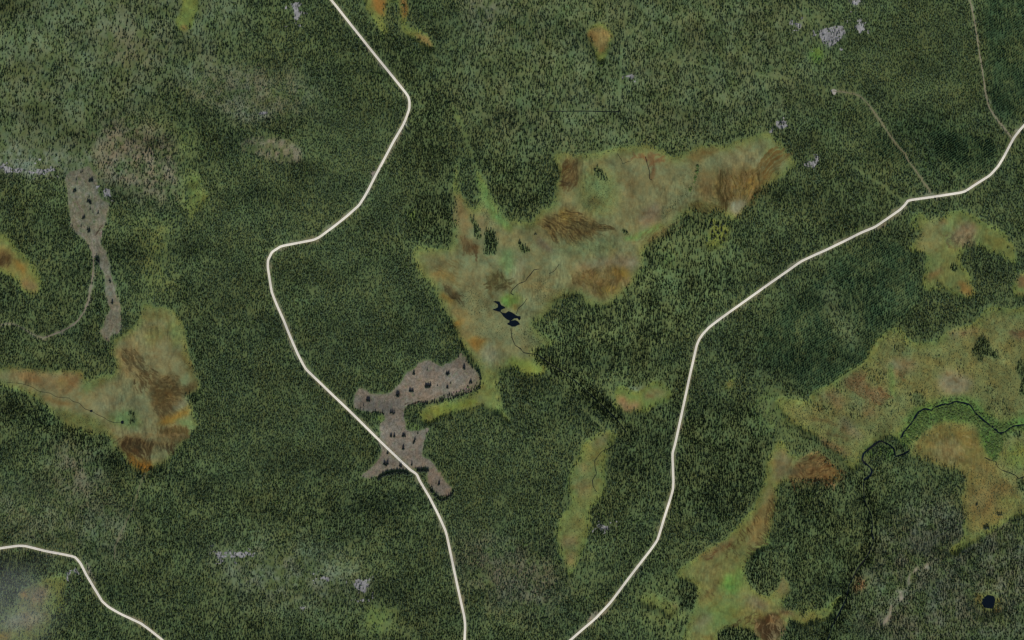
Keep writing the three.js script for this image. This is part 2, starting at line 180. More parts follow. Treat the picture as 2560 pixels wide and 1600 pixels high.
const ROCKS = [
  { label: 'largest pale grey rock outcrop, in the forest at top right', pts: C(3, 0, 455, 340, 540, 270, 650, 255, 745, 235, 745, 300, 690, 370, 620, 430, 585, 450, 535, 410) },
  { label: 'grey rock outcrop cut by the top edge', pts: C(3, 0, 765, -20, 885, -20, 875, 50, 810, 85, 765, 40) },
  { label: 'small grey rock outcrop left of the largest outcrop', pts: C(3, 0, 245, 210, 330, 205, 310, 262, 255, 272) },
  { label: 'small grey rock outcrop right of the largest outcrop', pts: C(3, 0, 845, 225, 912, 215, 895, 305, 845, 305) },
  { label: 'grey rock outcrop above the tip of the central bog', pts: C(3, 0, 55, 1190, 110, 1135, 185, 1145, 130, 1215) },
  { label: 'streaked grey rock right of the tip of the central bog', pts: C(3, 1, 345, 50, 400, 25, 440, -10, 500, -10, 445, 75, 390, 75) },
  { label: 'grey rock band crossing the forest at lower left centre', pts: C(0, 3, 2020, 715, 2100, 650, 2240, 690, 2360, 665, 2370, 720, 2200, 750) },
  { label: 'pale rocky rib left of the two bright rocks at the bottom', pts: C(1, 3, 540, 930, 640, 900, 760, 960, 770, 985, 640, 965) },
  { label: 'bright forked rock outcrop at the bottom', pts: C(1, 3, 890, 985, 970, 945, 1010, 965, 1090, 910, 1085, 970, 1030, 1030, 1050, 1110, 1010, 1050, 930, 1015) },
  { label: 'small bright rock below the rocky rib at the bottom', pts: C(1, 3, 390, 1200, 490, 1195, 480, 1225, 400, 1225) },
  { label: 'grey rock beside the narrow greenish bog', pts: C(2, 3, 795, 445, 870, 425, 950, 455, 870, 478) },
  { label: 'grey rocky streak left of the road at the top', pts: C(1, 0, 300, 20, 410, 70, 440, 200, 400, 215, 360, 100) },
  { label: 'grey rock in the forest between the pink pine stand and the road', pts: C(1, 0, 20, 1070, 130, 1070, 110, 1105, 30, 1110) },
  { label: 'whitish rock near the long felled line at the top', pts: C(2, 0, 1070, 700, 1175, 705, 1160, 750, 1090, 735) },
  { label: 'grey rock inside the lower left road bend', pts: C(0, 3, 635, 885, 700, 845, 745, 860, 680, 908) },
  { label: 'curved pale rock ridge left of the narrow clearcut', pts: C(0, 1, -60, 30, 60, 60, 200, 100, 380, 105, 540, 95, 545, 125, 380, 145, 180, 125, 0, 75, -60, 60) },
  { label: 'grey rock at the right rim of the narrow clearcut', pts: C(0, 1, 950, 290, 1030, 270, 1055, 330, 990, 345) },
];
const POND = [...C(1, 1, 2238, 1340, 2260, 1332, 2300, 1338, 2318, 1372, 2352, 1388, 2354, 1402, 2330, 1410, 2318, 1416, 2312, 1432, 2330, 1444, 2360, 1446, 2385, 1428, 2419, 1440, 2470, 1474, 2500, 1476, 2502, 1500, 2490, 1514), ...C(1, 2, 2484, 4, 2470, -16, 2440, -14, 2420, 2, 2404, 8, 2450, 0, 2478, 14, 2497, 42, 2470, 50, 2452, 62, 2418, 64, 2400, 52, 2378, 44, 2372, 34, 2392, 22, 2396, 6, 2372, -4), ...C(1, 1, 2338, 1480, 2318, 1450, 2306, 1436, 2280, 1430, 2244, 1420, 2236, 1412, 2262, 1404, 2284, 1392, 2286, 1368, 2266, 1350)];
const LAKE = ((p) => p.map(([x, y]) => [1536 + 2086 * K + (x - 1536 - 2086 * K) * 0.86, 960 + 1156 * K + (y - 960 - 1156 * K) * 0.9]))(C(3, 3, 2006, 1150, 2022, 1118, 2050, 1092, 2085, 1073, 2128, 1076, 2150, 1100, 2158, 1130, 2150, 1180, 2128, 1220, 2100, 1242, 2064, 1240, 2034, 1208, 2014, 1180));
const POOLS = [C(0, 2, 850, 852, 872, 846, 878, 864, 862, 872, 848, 866), C(0, 2, 1142, 956, 1160, 948, 1172, 960, 1168, 980, 1150, 984, 1140, 972)];

// ---------------------------------------------------------------- what the ground is made of (colours of moss, sedge, peat, lichen, soil)
const BASE = [83, 92, 58], G = layer(BASE);
const floor = (pts, c, blur) => fill(G, pts, c.map((v, i) => Math.round(BASE[i] + (v - BASE[i]) * 0.66)), blur * 1.35);
// forest floor, stand by stand
floor(F(-60, -60, 620, -60, 560, 150, 430, 200, 260, 290, 330, 300, 440, 420, 330, 470, 260, 440, 180, 390, -60, 420), [96, 102, 74], 18);
floor(F(230, 60, 320, 30, 390, 140, 300, 180, 240, 130), [110, 106, 80], 16);
floor(F(-40, 320, 60, 340, 160, 365, 235, 375, 235, 400, 150, 408, -40, 415), [120, 122, 104], 12);
floor(F(240, 285, 330, 285, 440, 330, 452, 420, 430, 485, 330, 470, 240, 440, 215, 340), [124, 110, 90], 14);
floor(F(430, 170, 560, 150, 700, 170, 780, 240, 720, 275, 540, 275, 430, 235), [108, 106, 86], 16);
floor(F(530, 255, 640, 262, 640, 285, 520, 280), [122, 126, 108], 8);
floor(F(1100, -40, 1960, -40, 1960, 180, 1850, 320, 1650, 330, 1450, 345, 1300, 380, 1120, 330, 1060, 220, 1040, 130), [98, 104, 72], 20);
floor(F(1080, -40, 1190, -40, 1180, 40, 1120, 60), [122, 118, 100], 14);
const FINGER = [...C(1, 0, 1870, 1030, 1930, 1130, 1950, 1220, 1990, 1310, 2030, 1420, 2050, 1512), ...C(1, 1, 2080, 60, 2120, 170)];
stroke(G, FINGER, [94, 107, 60], 7, 3, 0.8);
floor(F(2308, -40, 2460, -40, 2460, 220, 2370, 300, 2335, 250), [58, 76, 50], 8);
floor(F(2050, 250, 2300, 300, 2380, 345, 2300, 440, 2200, 440), [62, 78, 50], 10);
floor(F(1960, 600, 2150, 540, 2170, 680, 2200, 700, 2100, 780, 2060, 860, 1970, 920, 1880, 930, 1800, 860, 1780, 760, 1950, 650), [58, 76, 50], 10);
floor(F(1965, 630, 1995, 750, 2055, 830, 1975, 810, 1935, 700), [104, 112, 76], 12);
floor(F(1420, 720, 1520, 560, 1640, 510, 1760, 540, 1780, 640, 1640, 770, 1480, 900, 1290, 880, 1230, 760), [98, 108, 68], 16);
floor(F(2150, 1160, 2300, 1200, 2460, 1260, 2460, 1540, 1990, 1540, 2060, 1300), [100, 100, 80], 16);
floor(F(-40, 1120, 280, 1150, 340, 1310, 220, 1320, -40, 1290), [102, 104, 78], 16);
floor(F(110, 1020, 250, 1080, 250, 1180, 130, 1180), [112, 104, 84], 16);
floor(F(1040, 1240, 1330, 1300, 1330, 1460, 1110, 1420), [106, 100, 82], 22);
floor(F(500, 1280, 800, 1300, 900, 1380, 700, 1440, 480, 1380), [112, 114, 96], 26);
floor(F(320, 500, 400, 520, 420, 620, 380, 720, 330, 730, 350, 620), [108, 114, 64], 14);
floor(F(410, 290, 450, 290, 470, 420, 460, 520, 430, 520, 430, 400), [104, 114, 62], 8);
floor(F(1420, 900, 1480, 930, 1500, 1010, 1470, 1000), [100, 112, 68], 8);
floor(F(1780, 900, 1860, 930, 1900, 1000, 1830, 1050, 1780, 990), [96, 108, 62], 10);
floor(F(1330, 1290, 1420, 1290, 1480, 1340, 1430, 1400, 1340, 1380), [98, 106, 66], 12);
floor(F(1500, 1380, 1700, 1330, 1680, 1512, 1480, 1512), [98, 108, 66], 14);
floor(F(850, 1430, 940, 1430, 930, 1500, 860, 1500), [102, 112, 58], 10);
floor(C(2, 1, 1380, 900, 1500, 890, 1540, 1000, 1420, 1020), [96, 126, 66], 8);

soften = 0.75;
// bogs: a green sedge rim, then the moss of the middle
BOGS.forEach((b) => { fill(G, b.pts, b.soft ? [100, 108, 62] : [96, 110, 60], b.soft ? 7 : 4); });
BOGS.forEach((b, i) => { if (!b.soft) { G.save(); trace(G, b.pts); G.clip(); stroke(G, [...b.pts, b.pts[0]], [100, 110, 58], 15, 6); G.restore(); } });
const moss = (i, color, inset, blur) => { const b = BOGS[i].pts; G.save(); trace(G, b); G.clip(); fill(G, b, color, 1); stroke(G, [...b, b[0], b[1]], [99, 110, 59], inset, blur); G.restore(); };
moss(0, [111, 108, 77], 18, 9); moss(1, [113, 106, 76], 14, 7); moss(2, [120, 108, 62], 14, 6); moss(3, [104, 108, 60], 10, 5); moss(6, [106, 110, 66], 14, 7); moss(8, [108, 108, 68], 16, 9); moss(9, [108, 106, 64], 14, 7); moss(10, [105, 108, 66], 20, 9);
// --- central bog, eastern part
const T21 = (...v) => C(2, 1, ...v);
fill(G, T21(1000, 60, 1300, 40, 1560, 200, 1500, 480, 1150, 560, 1000, 400), [117, 110, 78], 14);
fill(G, T21(1100, 150, 1240, 120, 1180, 330, 1120, 480, 1090, 380), [96, 84, 58], 8, 0.7);
fill(G, T21(1180, 560, 1340, 400, 1420, 420, 1380, 560, 1240, 640), [112, 96, 76], 8);
fill(G, T21(600, 80, 1000, 60, 1000, 540, 620, 520), [101, 109, 69], 14);
fill(G, T21(1960, -60, 2440, -60, 2440, 70, 2200, 130, 1980, 110), [117, 114, 86], 10);
fill(G, C(3, 0, 0, 1290, 100, 1420, 180, 1500, 60, 1512, -40, 1512), [112, 116, 76], 8);
fill(G, C(2, 0, 1650, 1450, 1800, 1400, 2000, 1400, 1850, 1480, 1650, 1540), [106, 84, 48], 8);
const FAN = T21(1930, 120, 2440, 40, 2400, 230, 2300, 330, 2230, 400, 2100, 350, 1990, 430, 1900, 440, 1760, 290, 1750, 150);
fill(G, FAN, [108, 88, 52], 16);
fill(G, T21(2000, 170, 2340, 90, 2280, 300, 2020, 330), [96, 74, 40], 16);
fill(G, T21(1740, 140, 1900, 130, 1900, 420, 1760, 300), [98, 82, 54], 8);
streaks(G, T21(1940, 60, 2100, 130, 2330, 60, 2340, 240, 2300, 330, 2200, 390, 2060, 380, 1990, 430, 1930, 300), [58, 44, 24], 84, 20, 1.4, 520, 0.6, 0.4); streaks(G, T21(2040, 140, 2330, 110, 2280, 300, 2060, 330), [126, 98, 50], 84, 16, 1.4, 160, 0.6, 0.4);
streaks(G, T21(1950, 60, 2330, 80, 2280, 330, 2000, 400), [124, 100, 66], 84, 18, 1.4, 160, 0.6, 0.35);
streaks(G, [...T21(2240, 110, 2419, -60), ...C(3, 1, 60, 60, 40, 140), ...T21(2380, 230)], [96, 72, 38], -40, 40, 3, 90, 0.6, 0.2);
streaks(G, C(3, 1, -60, -30, 170, -30, 140, 60, -40, 130), [92, 78, 48], -40, 36, 2.4, 30, 0.5, 0.2);
fill(G, T21(2060, 380, 2240, 365, 2200, 450, 2115, 540, 2050, 460), [126, 124, 106], 6);
fill(G, T21(1650, 380, 1900, 400, 1960, 470, 1850, 495, 1700, 475), [98, 88, 50], 6);
streaks(G, T21(1640, 380, 1900, 330, 1960, 480, 1700, 480), [64, 56, 32], 30, 14, 1.6, 90, 0.6, 1.2);
const DARKFAN = T21(215, 610, 300, 540, 420, 510, 520, 470, 620, 560, 770, 555, 860, 620, 760, 700, 640, 790, 560, 780, 480, 710, 330, 680);
fill(G, DARKFAN, [94, 76, 46], 12);
fill(G, T21(430, 480, 520, 460, 620, 560, 500, 590, 440, 540), [114, 90, 44], 7);
fill(G, T21(520, 600, 640, 620, 640, 770, 560, 760), [64, 50, 30], 7);
streaks(G, DARKFAN, [52, 40, 24], 28, 28, 1.4, 420, 0.6, 0.5);
streaks(G, DARKFAN, [126, 108, 66], 28, 26, 1.1, 170, 0.6, 0.4);
fill(G, T21(500, -60, 620, -60, 632, 210, 560, 260, 450, 220, 520, 100), [102, 86, 56], 12);
streaks(G, T21(490, -20, 625, -20, 630, 220, 560, 260, 460, 220), [70, 54, 34], 95, 16, 1.6, 150, 0.6, 0.6);
stroke(G, T21(455, 190, 500, 200, 545, 215), [52, 40, 28], 3, 1); stroke(G, T21(455, 235, 500, 225, 550, 240), [56, 44, 30], 2.4, 1);
fill(G, T21(690, 340, 840, 360, 830, 440, 690, 380), [84, 80, 50], 8);
const SORANGE = T21(560, 1050, 740, 1010, 980, 1000, 1100, 1060, 1110, 1140, 1000, 1220, 850, 1270, 650, 1210, 570, 1130);
fill(G, T21(540, 1000, 900, 940, 1160, 880, 1200, 1000, 1100, 1060, 700, 1090), [122, 110, 90], 9);
fill(G, SORANGE, [108, 90, 54], 13);
fill(G, T21(940, 1000, 1100, 1010, 1120, 1130, 960, 1090), [122, 96, 44], 8);
fill(G, T21(780, 1210, 1060, 1170, 930, 1290, 800, 1290), [126, 102, 50], 8);
streaks(G, SORANGE, [72, 58, 36], 100, 12, 1.3, 420, 0.45, 1.1);
streaks(G, SORANGE, [128, 108, 78], 100, 12, 1.2, 120, 0.5, 0.9);
fill(G, T21(1225, 690, 1400, 590, 1430, 620, 1260, 720, 1050, 775, 1045, 720), [94, 120, 68], 5);
fill(G, T21(1240, 780, 1560, 560, 1600, 540, 1620, 500, 1560, 590, 1300, 790), [106, 94, 62], 5);
fill(G, T21(440, 790, 700, 780, 1000, 700, 1000, 860, 700, 900, 380, 860), [96, 104, 72], 12);
streaks(G, T21(1000, 850, 1240, 660, 1560, 560, 1600, 620, 1280, 800), [82, 72, 44], -38, 30, 1.6, 60, 0.5, 0.4);
const ROOT = [102, 74, 50];
for (const p of [T21(1290, 60, 1310, 20, 1400, -20), T21(1270, 0, 1250, -30, 1210, -60), T21(1310, 30, 1330, -30, 1310, -70), T21(1320, 50, 1340, 90, 1320, 170), T21(1300, 10, 1290, -50), T21(1340, 20, 1430, -10)]) stroke(G, p, ROOT, 5, 1.5, 0.8);
for (const p of [C(2, 0, 1130, 1500, 1180, 1470, 1160, 1440), C(2, 0, 1270, 1512, 1250, 1460, 1230, 1440), C(2, 0, 1290, 1500, 1320, 1450, 1380, 1450), C(2, 0, 1360, 1500, 1430, 1460), C(2, 0, 1180, 1480, 1230, 1475)]) stroke(G, p, ROOT, 3, 1, 0.8);
fill(G, T21(0, 950, 90, 920, 130, 1000, 110, 1110, 30, 1150, -40, 1100), [118, 112, 84], 6);
fill(G, T21(230, 700, 330, 800, 400, 880, 300, 860, 240, 780), [112, 98, 78], 5);
fill(G, T21(-60, 1250, 100, 1290, 60, 1380, -60, 1390), [92, 115, 56], 8);
fill(G, T21(20, 1360, 80, 1350, 60, 1430, -30, 1430), [116, 96, 50], 5);
// --- central bog, western lobe
const T11 = (...v) => C(1, 1, ...v);
fill(G, T11(1870, 300, 1960, 350, 2000, 520, 2040, 660, 1900, 720, 1880, 560), [112, 98, 68], 7);
fill(G, T11(1890, 690, 1990, 720, 2100, 830, 2120, 890, 2050, 890, 1950, 790), [104, 80, 52], 6);
streaks(G, T11(1890, 680, 1990, 710, 2120, 860, 2100, 900, 1990, 830), [74, 54, 34], 50, 16, 1.8, 110, 0.7, 0.6);
fill(G, T11(1700, 1030, 1890, 1080, 1900, 1160, 1740, 1120, 1620, 1080), [122, 98, 56], 7);
fill(G, T11(1690, 1230, 1850, 1290, 1900, 1370, 1780, 1350), [130, 96, 46], 6);
fill(G, T11(1760, 1150, 1890, 1190, 1900, 1330, 1790, 1270), [96, 80, 52], 6);
streaks(G, T11(1760, 1150, 1890, 1190, 1910, 1330, 1790, 1280), [66, 52, 34], 75, 14, 1.7, 90, 0.6, 0.7);
streaks(G, T11(1620, 960, 1900, 900, 2000, 1100, 1900, 1150, 1700, 1130), [92, 82, 52], 25, 26, 1.5, 120, 0.5, 0.4);
fill(G, T11(1920, 1000, 2180, 1000, 2200, 1150, 2190, 1250, 2060, 1220, 1930, 1140), [121, 113, 80], 9);
const NET = T11(2190, 1090, 2290, 1010, 2380, 1100, 2410, 1170, 2300, 1240, 2210, 1210);
fill(G, NET, [98, 90, 58], 5);
streaks(G, NET, [66, 56, 34], 60, 12, 1.8, 170, 0.7, 2.2);
stroke(G, T11(2180, 1110, 2215, 1160, 2205, 1230, 2190, 1260, 2225, 1290), [72, 58, 32], 4, 1.5, 0.8);
fill(G, T11(2280, 880, 2440, 800, 2440, 1060, 2380, 1080, 2310, 980), [102, 116, 74], 8);
fill(G, T11(2080, 130, 2150, 220, 2260, 470, 2340, 560, 2419, 620, 2419, 700, 2300, 620, 2210, 480, 2120, 300), [94, 116, 64], 6);
fill(G, T11(2105, 520, 2140, 540, 2145, 760, 2125, 700), [118, 100, 74], 4);
fill(G, T11(2290, 1300, 2419, 1260, 2419, 1400, 2340, 1390), [92, 116, 56], 5);
const T12 = (...v) => C(1, 2, ...v);
fill(G, T11(1860, 1380, 1960, 1380, 2020, 1512, 1900, 1512, 1830, 1440), [122, 104, 66], 7);
fill(G, T12(1840, 10, 1960, -20, 1930, 60, 1880, 60), [126, 96, 46], 5);
fill(G, T12(1900, 0, 2060, -20, 2060, 120, 1960, 200), [122, 108, 72], 8);
fill(G, T12(1990, 190, 2060, 150, 2180, 180, 2170, 210, 2100, 310, 2040, 250), [128, 98, 50], 6);
fill(G, T12(2110, 260, 2230, 210, 2300, 330, 2240, 420, 2160, 400), [118, 117, 96], 9);
fill(G, T12(1535, 885, 1700, 825, 1900, 765, 2090, 715, 2090, 790, 1850, 870, 1720, 935, 1620, 965, 1560, 925), [114, 120, 56], 5);
fill(G, T12(1580, 900, 1700, 870, 1660, 930, 1600, 940), [122, 126, 78], 5);
fill(G, T12(2150, 450, 2290, 465, 2300, 870, 2180, 800, 2110, 700), [106, 112, 64], 8);
fill(G, C(2, 2, -40, 330, 200, 390, 320, 440, 300, 510, 100, 520, -40, 450), [106, 118, 58], 8);
// --- left bog
const T02 = (...v) => C(0, 2, ...v);
fill(G, T02(1350, 60, 1600, 60, 1560, 200, 1380, 260), [110, 106, 66], 9);
fill(G, T02(1360, 330, 1480, 220, 1620, 100, 1690, 260, 1620, 440, 1420, 500), [120, 111, 80], 10);
fill(G, T02(1560, -20, 1740, 0, 1720, 200, 1640, 300, 1600, 120), [104, 110, 66], 9);
fill(G, T02(1100, 260, 1300, 200, 1350, 420, 1250, 560, 1120, 460), [112, 96, 66], 10);
streaks(G, T02(1120, 270, 1280, 270, 1400, 420, 1150, 470), [66, 54, 36], 50, 12, 2, 130, 0.7, 0.4);
streaks(G, T02(1230, 480, 1450, 450, 1480, 640, 1260, 650), [66, 54, 36], 60, 12, 2, 120, 0.7, 0.4);
const WDARK = T02(1390, 640, 1490, 520, 1680, 510, 1720, 620, 1820, 580, 1830, 650, 1700, 730, 1640, 840, 1560, 890, 1480, 890, 1420, 750);
fill(G, WDARK, [88, 74, 50], 8);
fill(G, T02(1450, 620, 1640, 590, 1690, 680, 1600, 800, 1500, 860, 1430, 720), [78, 62, 38], 9);
streaks(G, WDARK, [60, 48, 30], 60, 9, 1.8, 420, 0.5, 1.5);
streaks(G, WDARK, [122, 108, 72], 60, 7, 1.6, 120, 0.45, 1.5);
streaks(G, T02(1380, 740, 1480, 760, 1700, 780, 1560, 960, 1440, 860), [70, 56, 36], 52, 20, 1.8, 120, 0.6, 0.3);
stroke(G, T02(1680, 330, 1740, 350, 1800, 440, 1850, 570, 1850, 620, 1780, 670), [82, 66, 40], 11, 4, 0.85);
stroke(G, T02(1740, 230, 1735, 320, 1800, 420), [116, 100, 54], 6, 3);
fill(G, T02(1690, 560, 1760, 510, 1790, 570, 1720, 640), [110, 114, 80], 6);
fill(G, T02(1640, 800, 1780, 720, 1780, 800, 1660, 860), [114, 112, 92], 7);
fill(G, T02(60, 480, 250, 470, 440, 510, 740, 485, 780, 590, 660, 690, 450, 640, 200, 560), [124, 100, 68], 8);
fill(G, T02(520, 560, 620, 540, 660, 620, 560, 640), [128, 102, 60], 7);
fill(G, T02(150, 500, 330, 520, 400, 590, 250, 570), [126, 92, 58], 7);
fill(G, T02(385, 715, 460, 690, 540, 740, 740, 785, 650, 815, 470, 780), [106, 84, 52], 5);
fill(G, T02(780, 560, 1000, 525, 900, 650, 750, 710), [98, 112, 70], 8);
fill(G, T02(880, 780, 1050, 700, 1150, 780, 1000, 860, 850, 850), [118, 110, 82], 9);
fill(G, T02(1020, 890, 1200, 850, 1340, 900, 1340, 1040, 1150, 1020, 1010, 960), [97, 114, 72], 8);
fill(G, T02(480, 835, 700, 850, 1010, 970, 1000, 1060, 880, 1085, 570, 950), [98, 98, 56], 8);
fill(G, T02(1480, 960, 1790, 815, 1805, 870, 1640, 970, 1500, 1015), [130, 98, 44], 6);
fill(G, T02(1650, 930, 1860, 920, 1850, 1040, 1700, 1000), [100, 114, 72], 7);
fill(G, T02(1480, 1040, 1770, 1000, 1790, 1090, 1500, 1095), [110, 90, 56], 6);
streaks(G, T02(1480, 1000, 1780, 980, 1790, 1100, 1500, 1110), [76, 60, 36], 95, 13, 1.7, 170, 0.6, 0.5);
const WSTR = T02(1120, 1100, 1250, 1090, 1430, 1120, 1670, 1150, 1640, 1200, 1440, 1200, 1390, 1290, 1320, 1230, 1190, 1280);
fill(G, WSTR, [98, 78, 50], 8);
streaks(G, WSTR, [54, 40, 26], 105, 18, 2, 330, 0.7, 0.8);
streaks(G, T02(1150, 1080, 1660, 1060, 1640, 1120, 1200, 1120), [112, 92, 62], 0, 30, 2.5, 40, 0.5, 0.3);
fill(G, T02(1420, 1230, 1600, 1230, 1560, 1310, 1450, 1330), [110, 112, 82], 8);
fill(G, T02(1185, 1230, 1290, 1340, 1420, 1345, 1440, 1380, 1380, 1450, 1250, 1385), [136, 88, 32], 6);
streaks(G, T02(1180, 1240, 1300, 1270, 1420, 1340, 1380, 1390, 1250, 1350), [80, 58, 30], 100, 12, 1.8, 90, 0.6, 0.6);
fill(G, C(0, 1, 1340, 1420, 1600, 1410, 1660, 1512, 1330, 1512), [108, 104, 64], 8);
// --- the other bogs
const T01 = (...v) => C(0, 1, ...v);
fill(G, T01(-60, 830, 60, 850, 110, 920, 80, 1000, -60, 1010), [104, 82, 52], 6); streaks(G, T01(-20, 830, 100, 870, 100, 980, -20, 1010), [74, 54, 34], 110, 12, 1.6, 60, 0.6, 1);
fill(G, T01(120, 920, 230, 1000, 250, 1080, 160, 1030), [134, 96, 46], 5); fill(G, T01(190, 1100, 380, 1150, 330, 1260, 210, 1220), [122, 100, 66], 6); stroke(G, T01(10, 700, 150, 830, 330, 1050, 390, 1180), [102, 108, 58], 9, 4);
const T10 = (...v) => C(1, 0, ...v);
fill(G, T10(1060, -60, 1240, -60, 1220, 110, 1190, 170, 1130, 110), [128, 92, 48], 5); fill(G, T10(1350, -60, 1430, -60, 1420, 200, 1370, 130), [122, 90, 52], 5); fill(G, T10(1480, 300, 1600, 335, 1680, 440, 1640, 460, 1560, 390), [114, 94, 62], 5);
fill(G, C(0, 0, 1720, 230, 1770, 240, 1760, 285, 1690, 280), [116, 94, 58], 4);
const T20 = (...v) => C(2, 0, ...v);
fill(G, T20(710, 330, 745, 260, 830, 255, 920, 290, 960, 340, 900, 395, 880, 500, 820, 490, 765, 410), [124, 102, 64], 5); fill(G, T20(700, 320, 740, 310, 740, 350, 705, 350), [124, 88, 52], 4);
const T31 = (...v) => C(3, 1, ...v);
fill(G, T31(1480, 560, 1700, 530, 1640, 860, 1500, 880, 1380, 850), [112, 110, 72], 8);
fill(G, T31(1700, 710, 1850, 550, 1970, 620, 1960, 790, 1750, 800), [120, 103, 80], 8); fill(G, T31(1590, 590, 1690, 570, 1670, 630), [114, 86, 58], 5); fill(G, T31(1495, 1080, 1680, 990, 1640, 1070, 1500, 1140), [112, 90, 58], 6);
fill(G, T31(1790, 1100, 1890, 1150, 1970, 1275, 1830, 1295), [114, 88, 50], 6); fill(G, T31(2000, 690, 2280, 760, 2320, 900, 2150, 860), [105, 106, 58], 8); fill(G, T31(2340, 1100, 2460, 1060, 2460, 1200, 2360, 1200), [104, 82, 56], 5); fill(G, T31(2340, 1230, 2440, 1220, 2440, 1290, 2340, 1280), [116, 102, 56], 5);
streaks(G, T31(1690, 700, 1960, 690, 1960, 800, 1700, 810), [82, 70, 52], 90, 6, 1.6, 150, 0.6, 0.8);
const T32 = (...v) => C(3, 2, ...v);
fill(G, T32(1110, 390, 1260, 350, 1460, 430, 1300, 510, 1120, 530), [122, 107, 78], 9); fill(G, T32(1600, 550, 1690, 440, 1850, 510, 1945, 600, 1860, 700, 1640, 730), [124, 114, 92], 9);
fill(G, T32(1120, 400, 1180, 440, 1190, 640, 1220, 780, 1140, 640), [98, 118, 66], 5);
fill(G, T32(680, 590, 800, 520, 930, 490, 900, 620, 1100, 640, 1160, 740, 1010, 810, 900, 700, 760, 630), [110, 86, 60], 8); streaks(G, T32(670, 560, 930, 490, 1160, 740, 1000, 810, 760, 640), [82, 58, 36], 60, 14, 1.7, 170, 0.6, 1.4); streaks(G, T32(670, 560, 930, 490, 1160, 740, 1000, 810, 760, 640), [128, 104, 70], 60, 12, 1.4, 90, 0.5, 1.4);
fill(G, T32(820, 800, 1010, 820, 1050, 900, 900, 930), [108, 94, 64], 7); fill(G, T32(470, 720, 600, 650, 720, 720, 710, 900, 600, 760), [116, 100, 70], 8); fill(G, T32(740, 700, 900, 760, 900, 860, 760, 860), [104, 110, 76], 8);
fill(G, T32(440, 1050, 560, 1120, 720, 1210, 780, 1290, 640, 1240, 510, 1160), [122, 96, 64], 6); fill(G, T32(650, 910, 720, 900, 820, 1030, 940, 1110, 800, 1110, 700, 1070), [118, 110, 84], 7);
for (const p of [T32(410, 945, 490, 935, 560, 960, 650, 985), T32(690, 1010, 720, 1045), T32(560, 1060, 640, 1090, 740, 1130), T32(690, 1030, 700, 1050)]) stroke(G, p, [80, 66, 42], 5, 2, 0.8);
for (const p of [T32(1240, 490, 1260, 540, 1290, 570), T32(1300, 500, 1270, 540), T32(1220, 510, 1260, 530), T32(1760, 530, 1790, 580), T32(1680, 470, 1700, 510)]) stroke(G, p, [90, 72, 48], 4, 1.5, 0.8);
fill(G, T32(1700, 110, 1830, 90, 2060, 70, 1900, 150, 1700, 200), [114, 102, 72], 7); fill(G, T32(1825, 120, 1870, 110, 1875, 145, 1835, 145), [72, 58, 42], 2); fill(G, T32(2260, 110, 2460, 90, 2460, 180, 2300, 160), [112, 92, 68], 6); streaks(G, T32(2270, 90, 2440, 80, 2440, 170, 2300, 150), [86, 66, 46], 10, 16, 1.5, 40, 0.6, 0.5);
stroke(G, T32(2460, 960, 2280, 980, 2200, 1060, 2060, 960, 1950, 840, 1830, 780, 1700, 800, 1560, 830, 1430, 880, 1330, 1020, 1290, 1120), [78, 110, 52], 26, 9); fill(G, T32(1960, 1000, 2200, 1080, 2180, 1240, 2160, 1350, 2040, 1290), [78, 110, 52], 8); fill(G, T32(1500, 860, 1800, 820, 1960, 900, 2000, 1000, 1800, 960, 1560, 990, 1400, 1080, 1330, 1180), [80, 106, 54], 10); fill(G, T32(920, 1220, 1050, 1160, 1170, 1230, 1170, 1290, 1060, 1330, 930, 1330), [74, 100, 48], 8);
fill(G, [...T32(1360, 1230, 1460, 1060, 1600, 990, 1760, 970, 1900, 1010, 2000, 1110, 2040, 1240, 2060, 1320, 2170, 1400, 2230, 1512), ...C(3, 3, 2300, 60, 2380, 200, 2200, 340, 2100, 440, 1900, 500, 1860, 340, 1850, 60), ...T32(1860, 1440, 1640, 1360, 1360, 1290)], [107, 95, 54], 8);
fill(G, T32(1530, 1200, 1680, 1120, 1830, 1180, 1850, 1310, 1700, 1340, 1560, 1290), [124, 108, 72], 14); fill(G, T32(1880, 1330, 2100, 1380, 2190, 1500, 1950, 1490), [118, 100, 60], 12); fill(G, C(3, 3, 1880, 60, 2250, 0, 2350, 160, 2150, 240, 2050, 380, 1900, 300), [118, 100, 62], 14); fill(G, C(3, 3, 2150, 140, 2350, 140, 2400, 260, 2180, 260), [102, 102, 58], 9);
streaks(G, T32(1500, 1080, 1900, 1080, 1960, 1320, 1560, 1330), [130, 114, 76], 20, 14, 1.6, 120, 0.5, 1.2);
fill(G, T32(2200, 1200, 2460, 1150, 2460, 1420, 2240, 1380), [98, 110, 58], 10); fill(G, T32(2320, 1200, 2460, 1190, 2460, 1280, 2340, 1290), [106, 106, 52], 7);
// --- long bog at the bottom
const RB = T32(200, 1400, 300, 1300, 460, 1245, 560, 1330, 660, 1420, 700, 1540, 180, 1540);
fill(G, RB, [104, 82, 52], 11); streaks(G, RB, [68, 46, 28], 25, 18, 1.8, 190, 0.65, 1.3); streaks(G, RB, [132, 100, 64], 20, 16, 1.4, 110, 0.5, 1.3); fill(G, T32(190, 1400, 290, 1390, 270, 1480, 200, 1480), [74, 56, 38], 6, 0.7);
fill(G, T32(90, 1200, 180, 1250, 220, 1340, 170, 1500, 60, 1540, 60, 1400), [116, 104, 76], 9);
const T23 = (...v) => C(2, 3, ...v), T33 = (...v) => C(3, 3, ...v);
fill(G, [...T33(0, 60, 60, 60, 50, 260, 0, 460), ...T23(2330, 620, 2200, 640, 2250, 420, 2360, 200)], [114, 98, 62], 6);
fill(G, T23(1750, 720, 1960, 610, 2140, 480, 2060, 640, 1900, 720, 1780, 770), [112, 94, 62], 6);
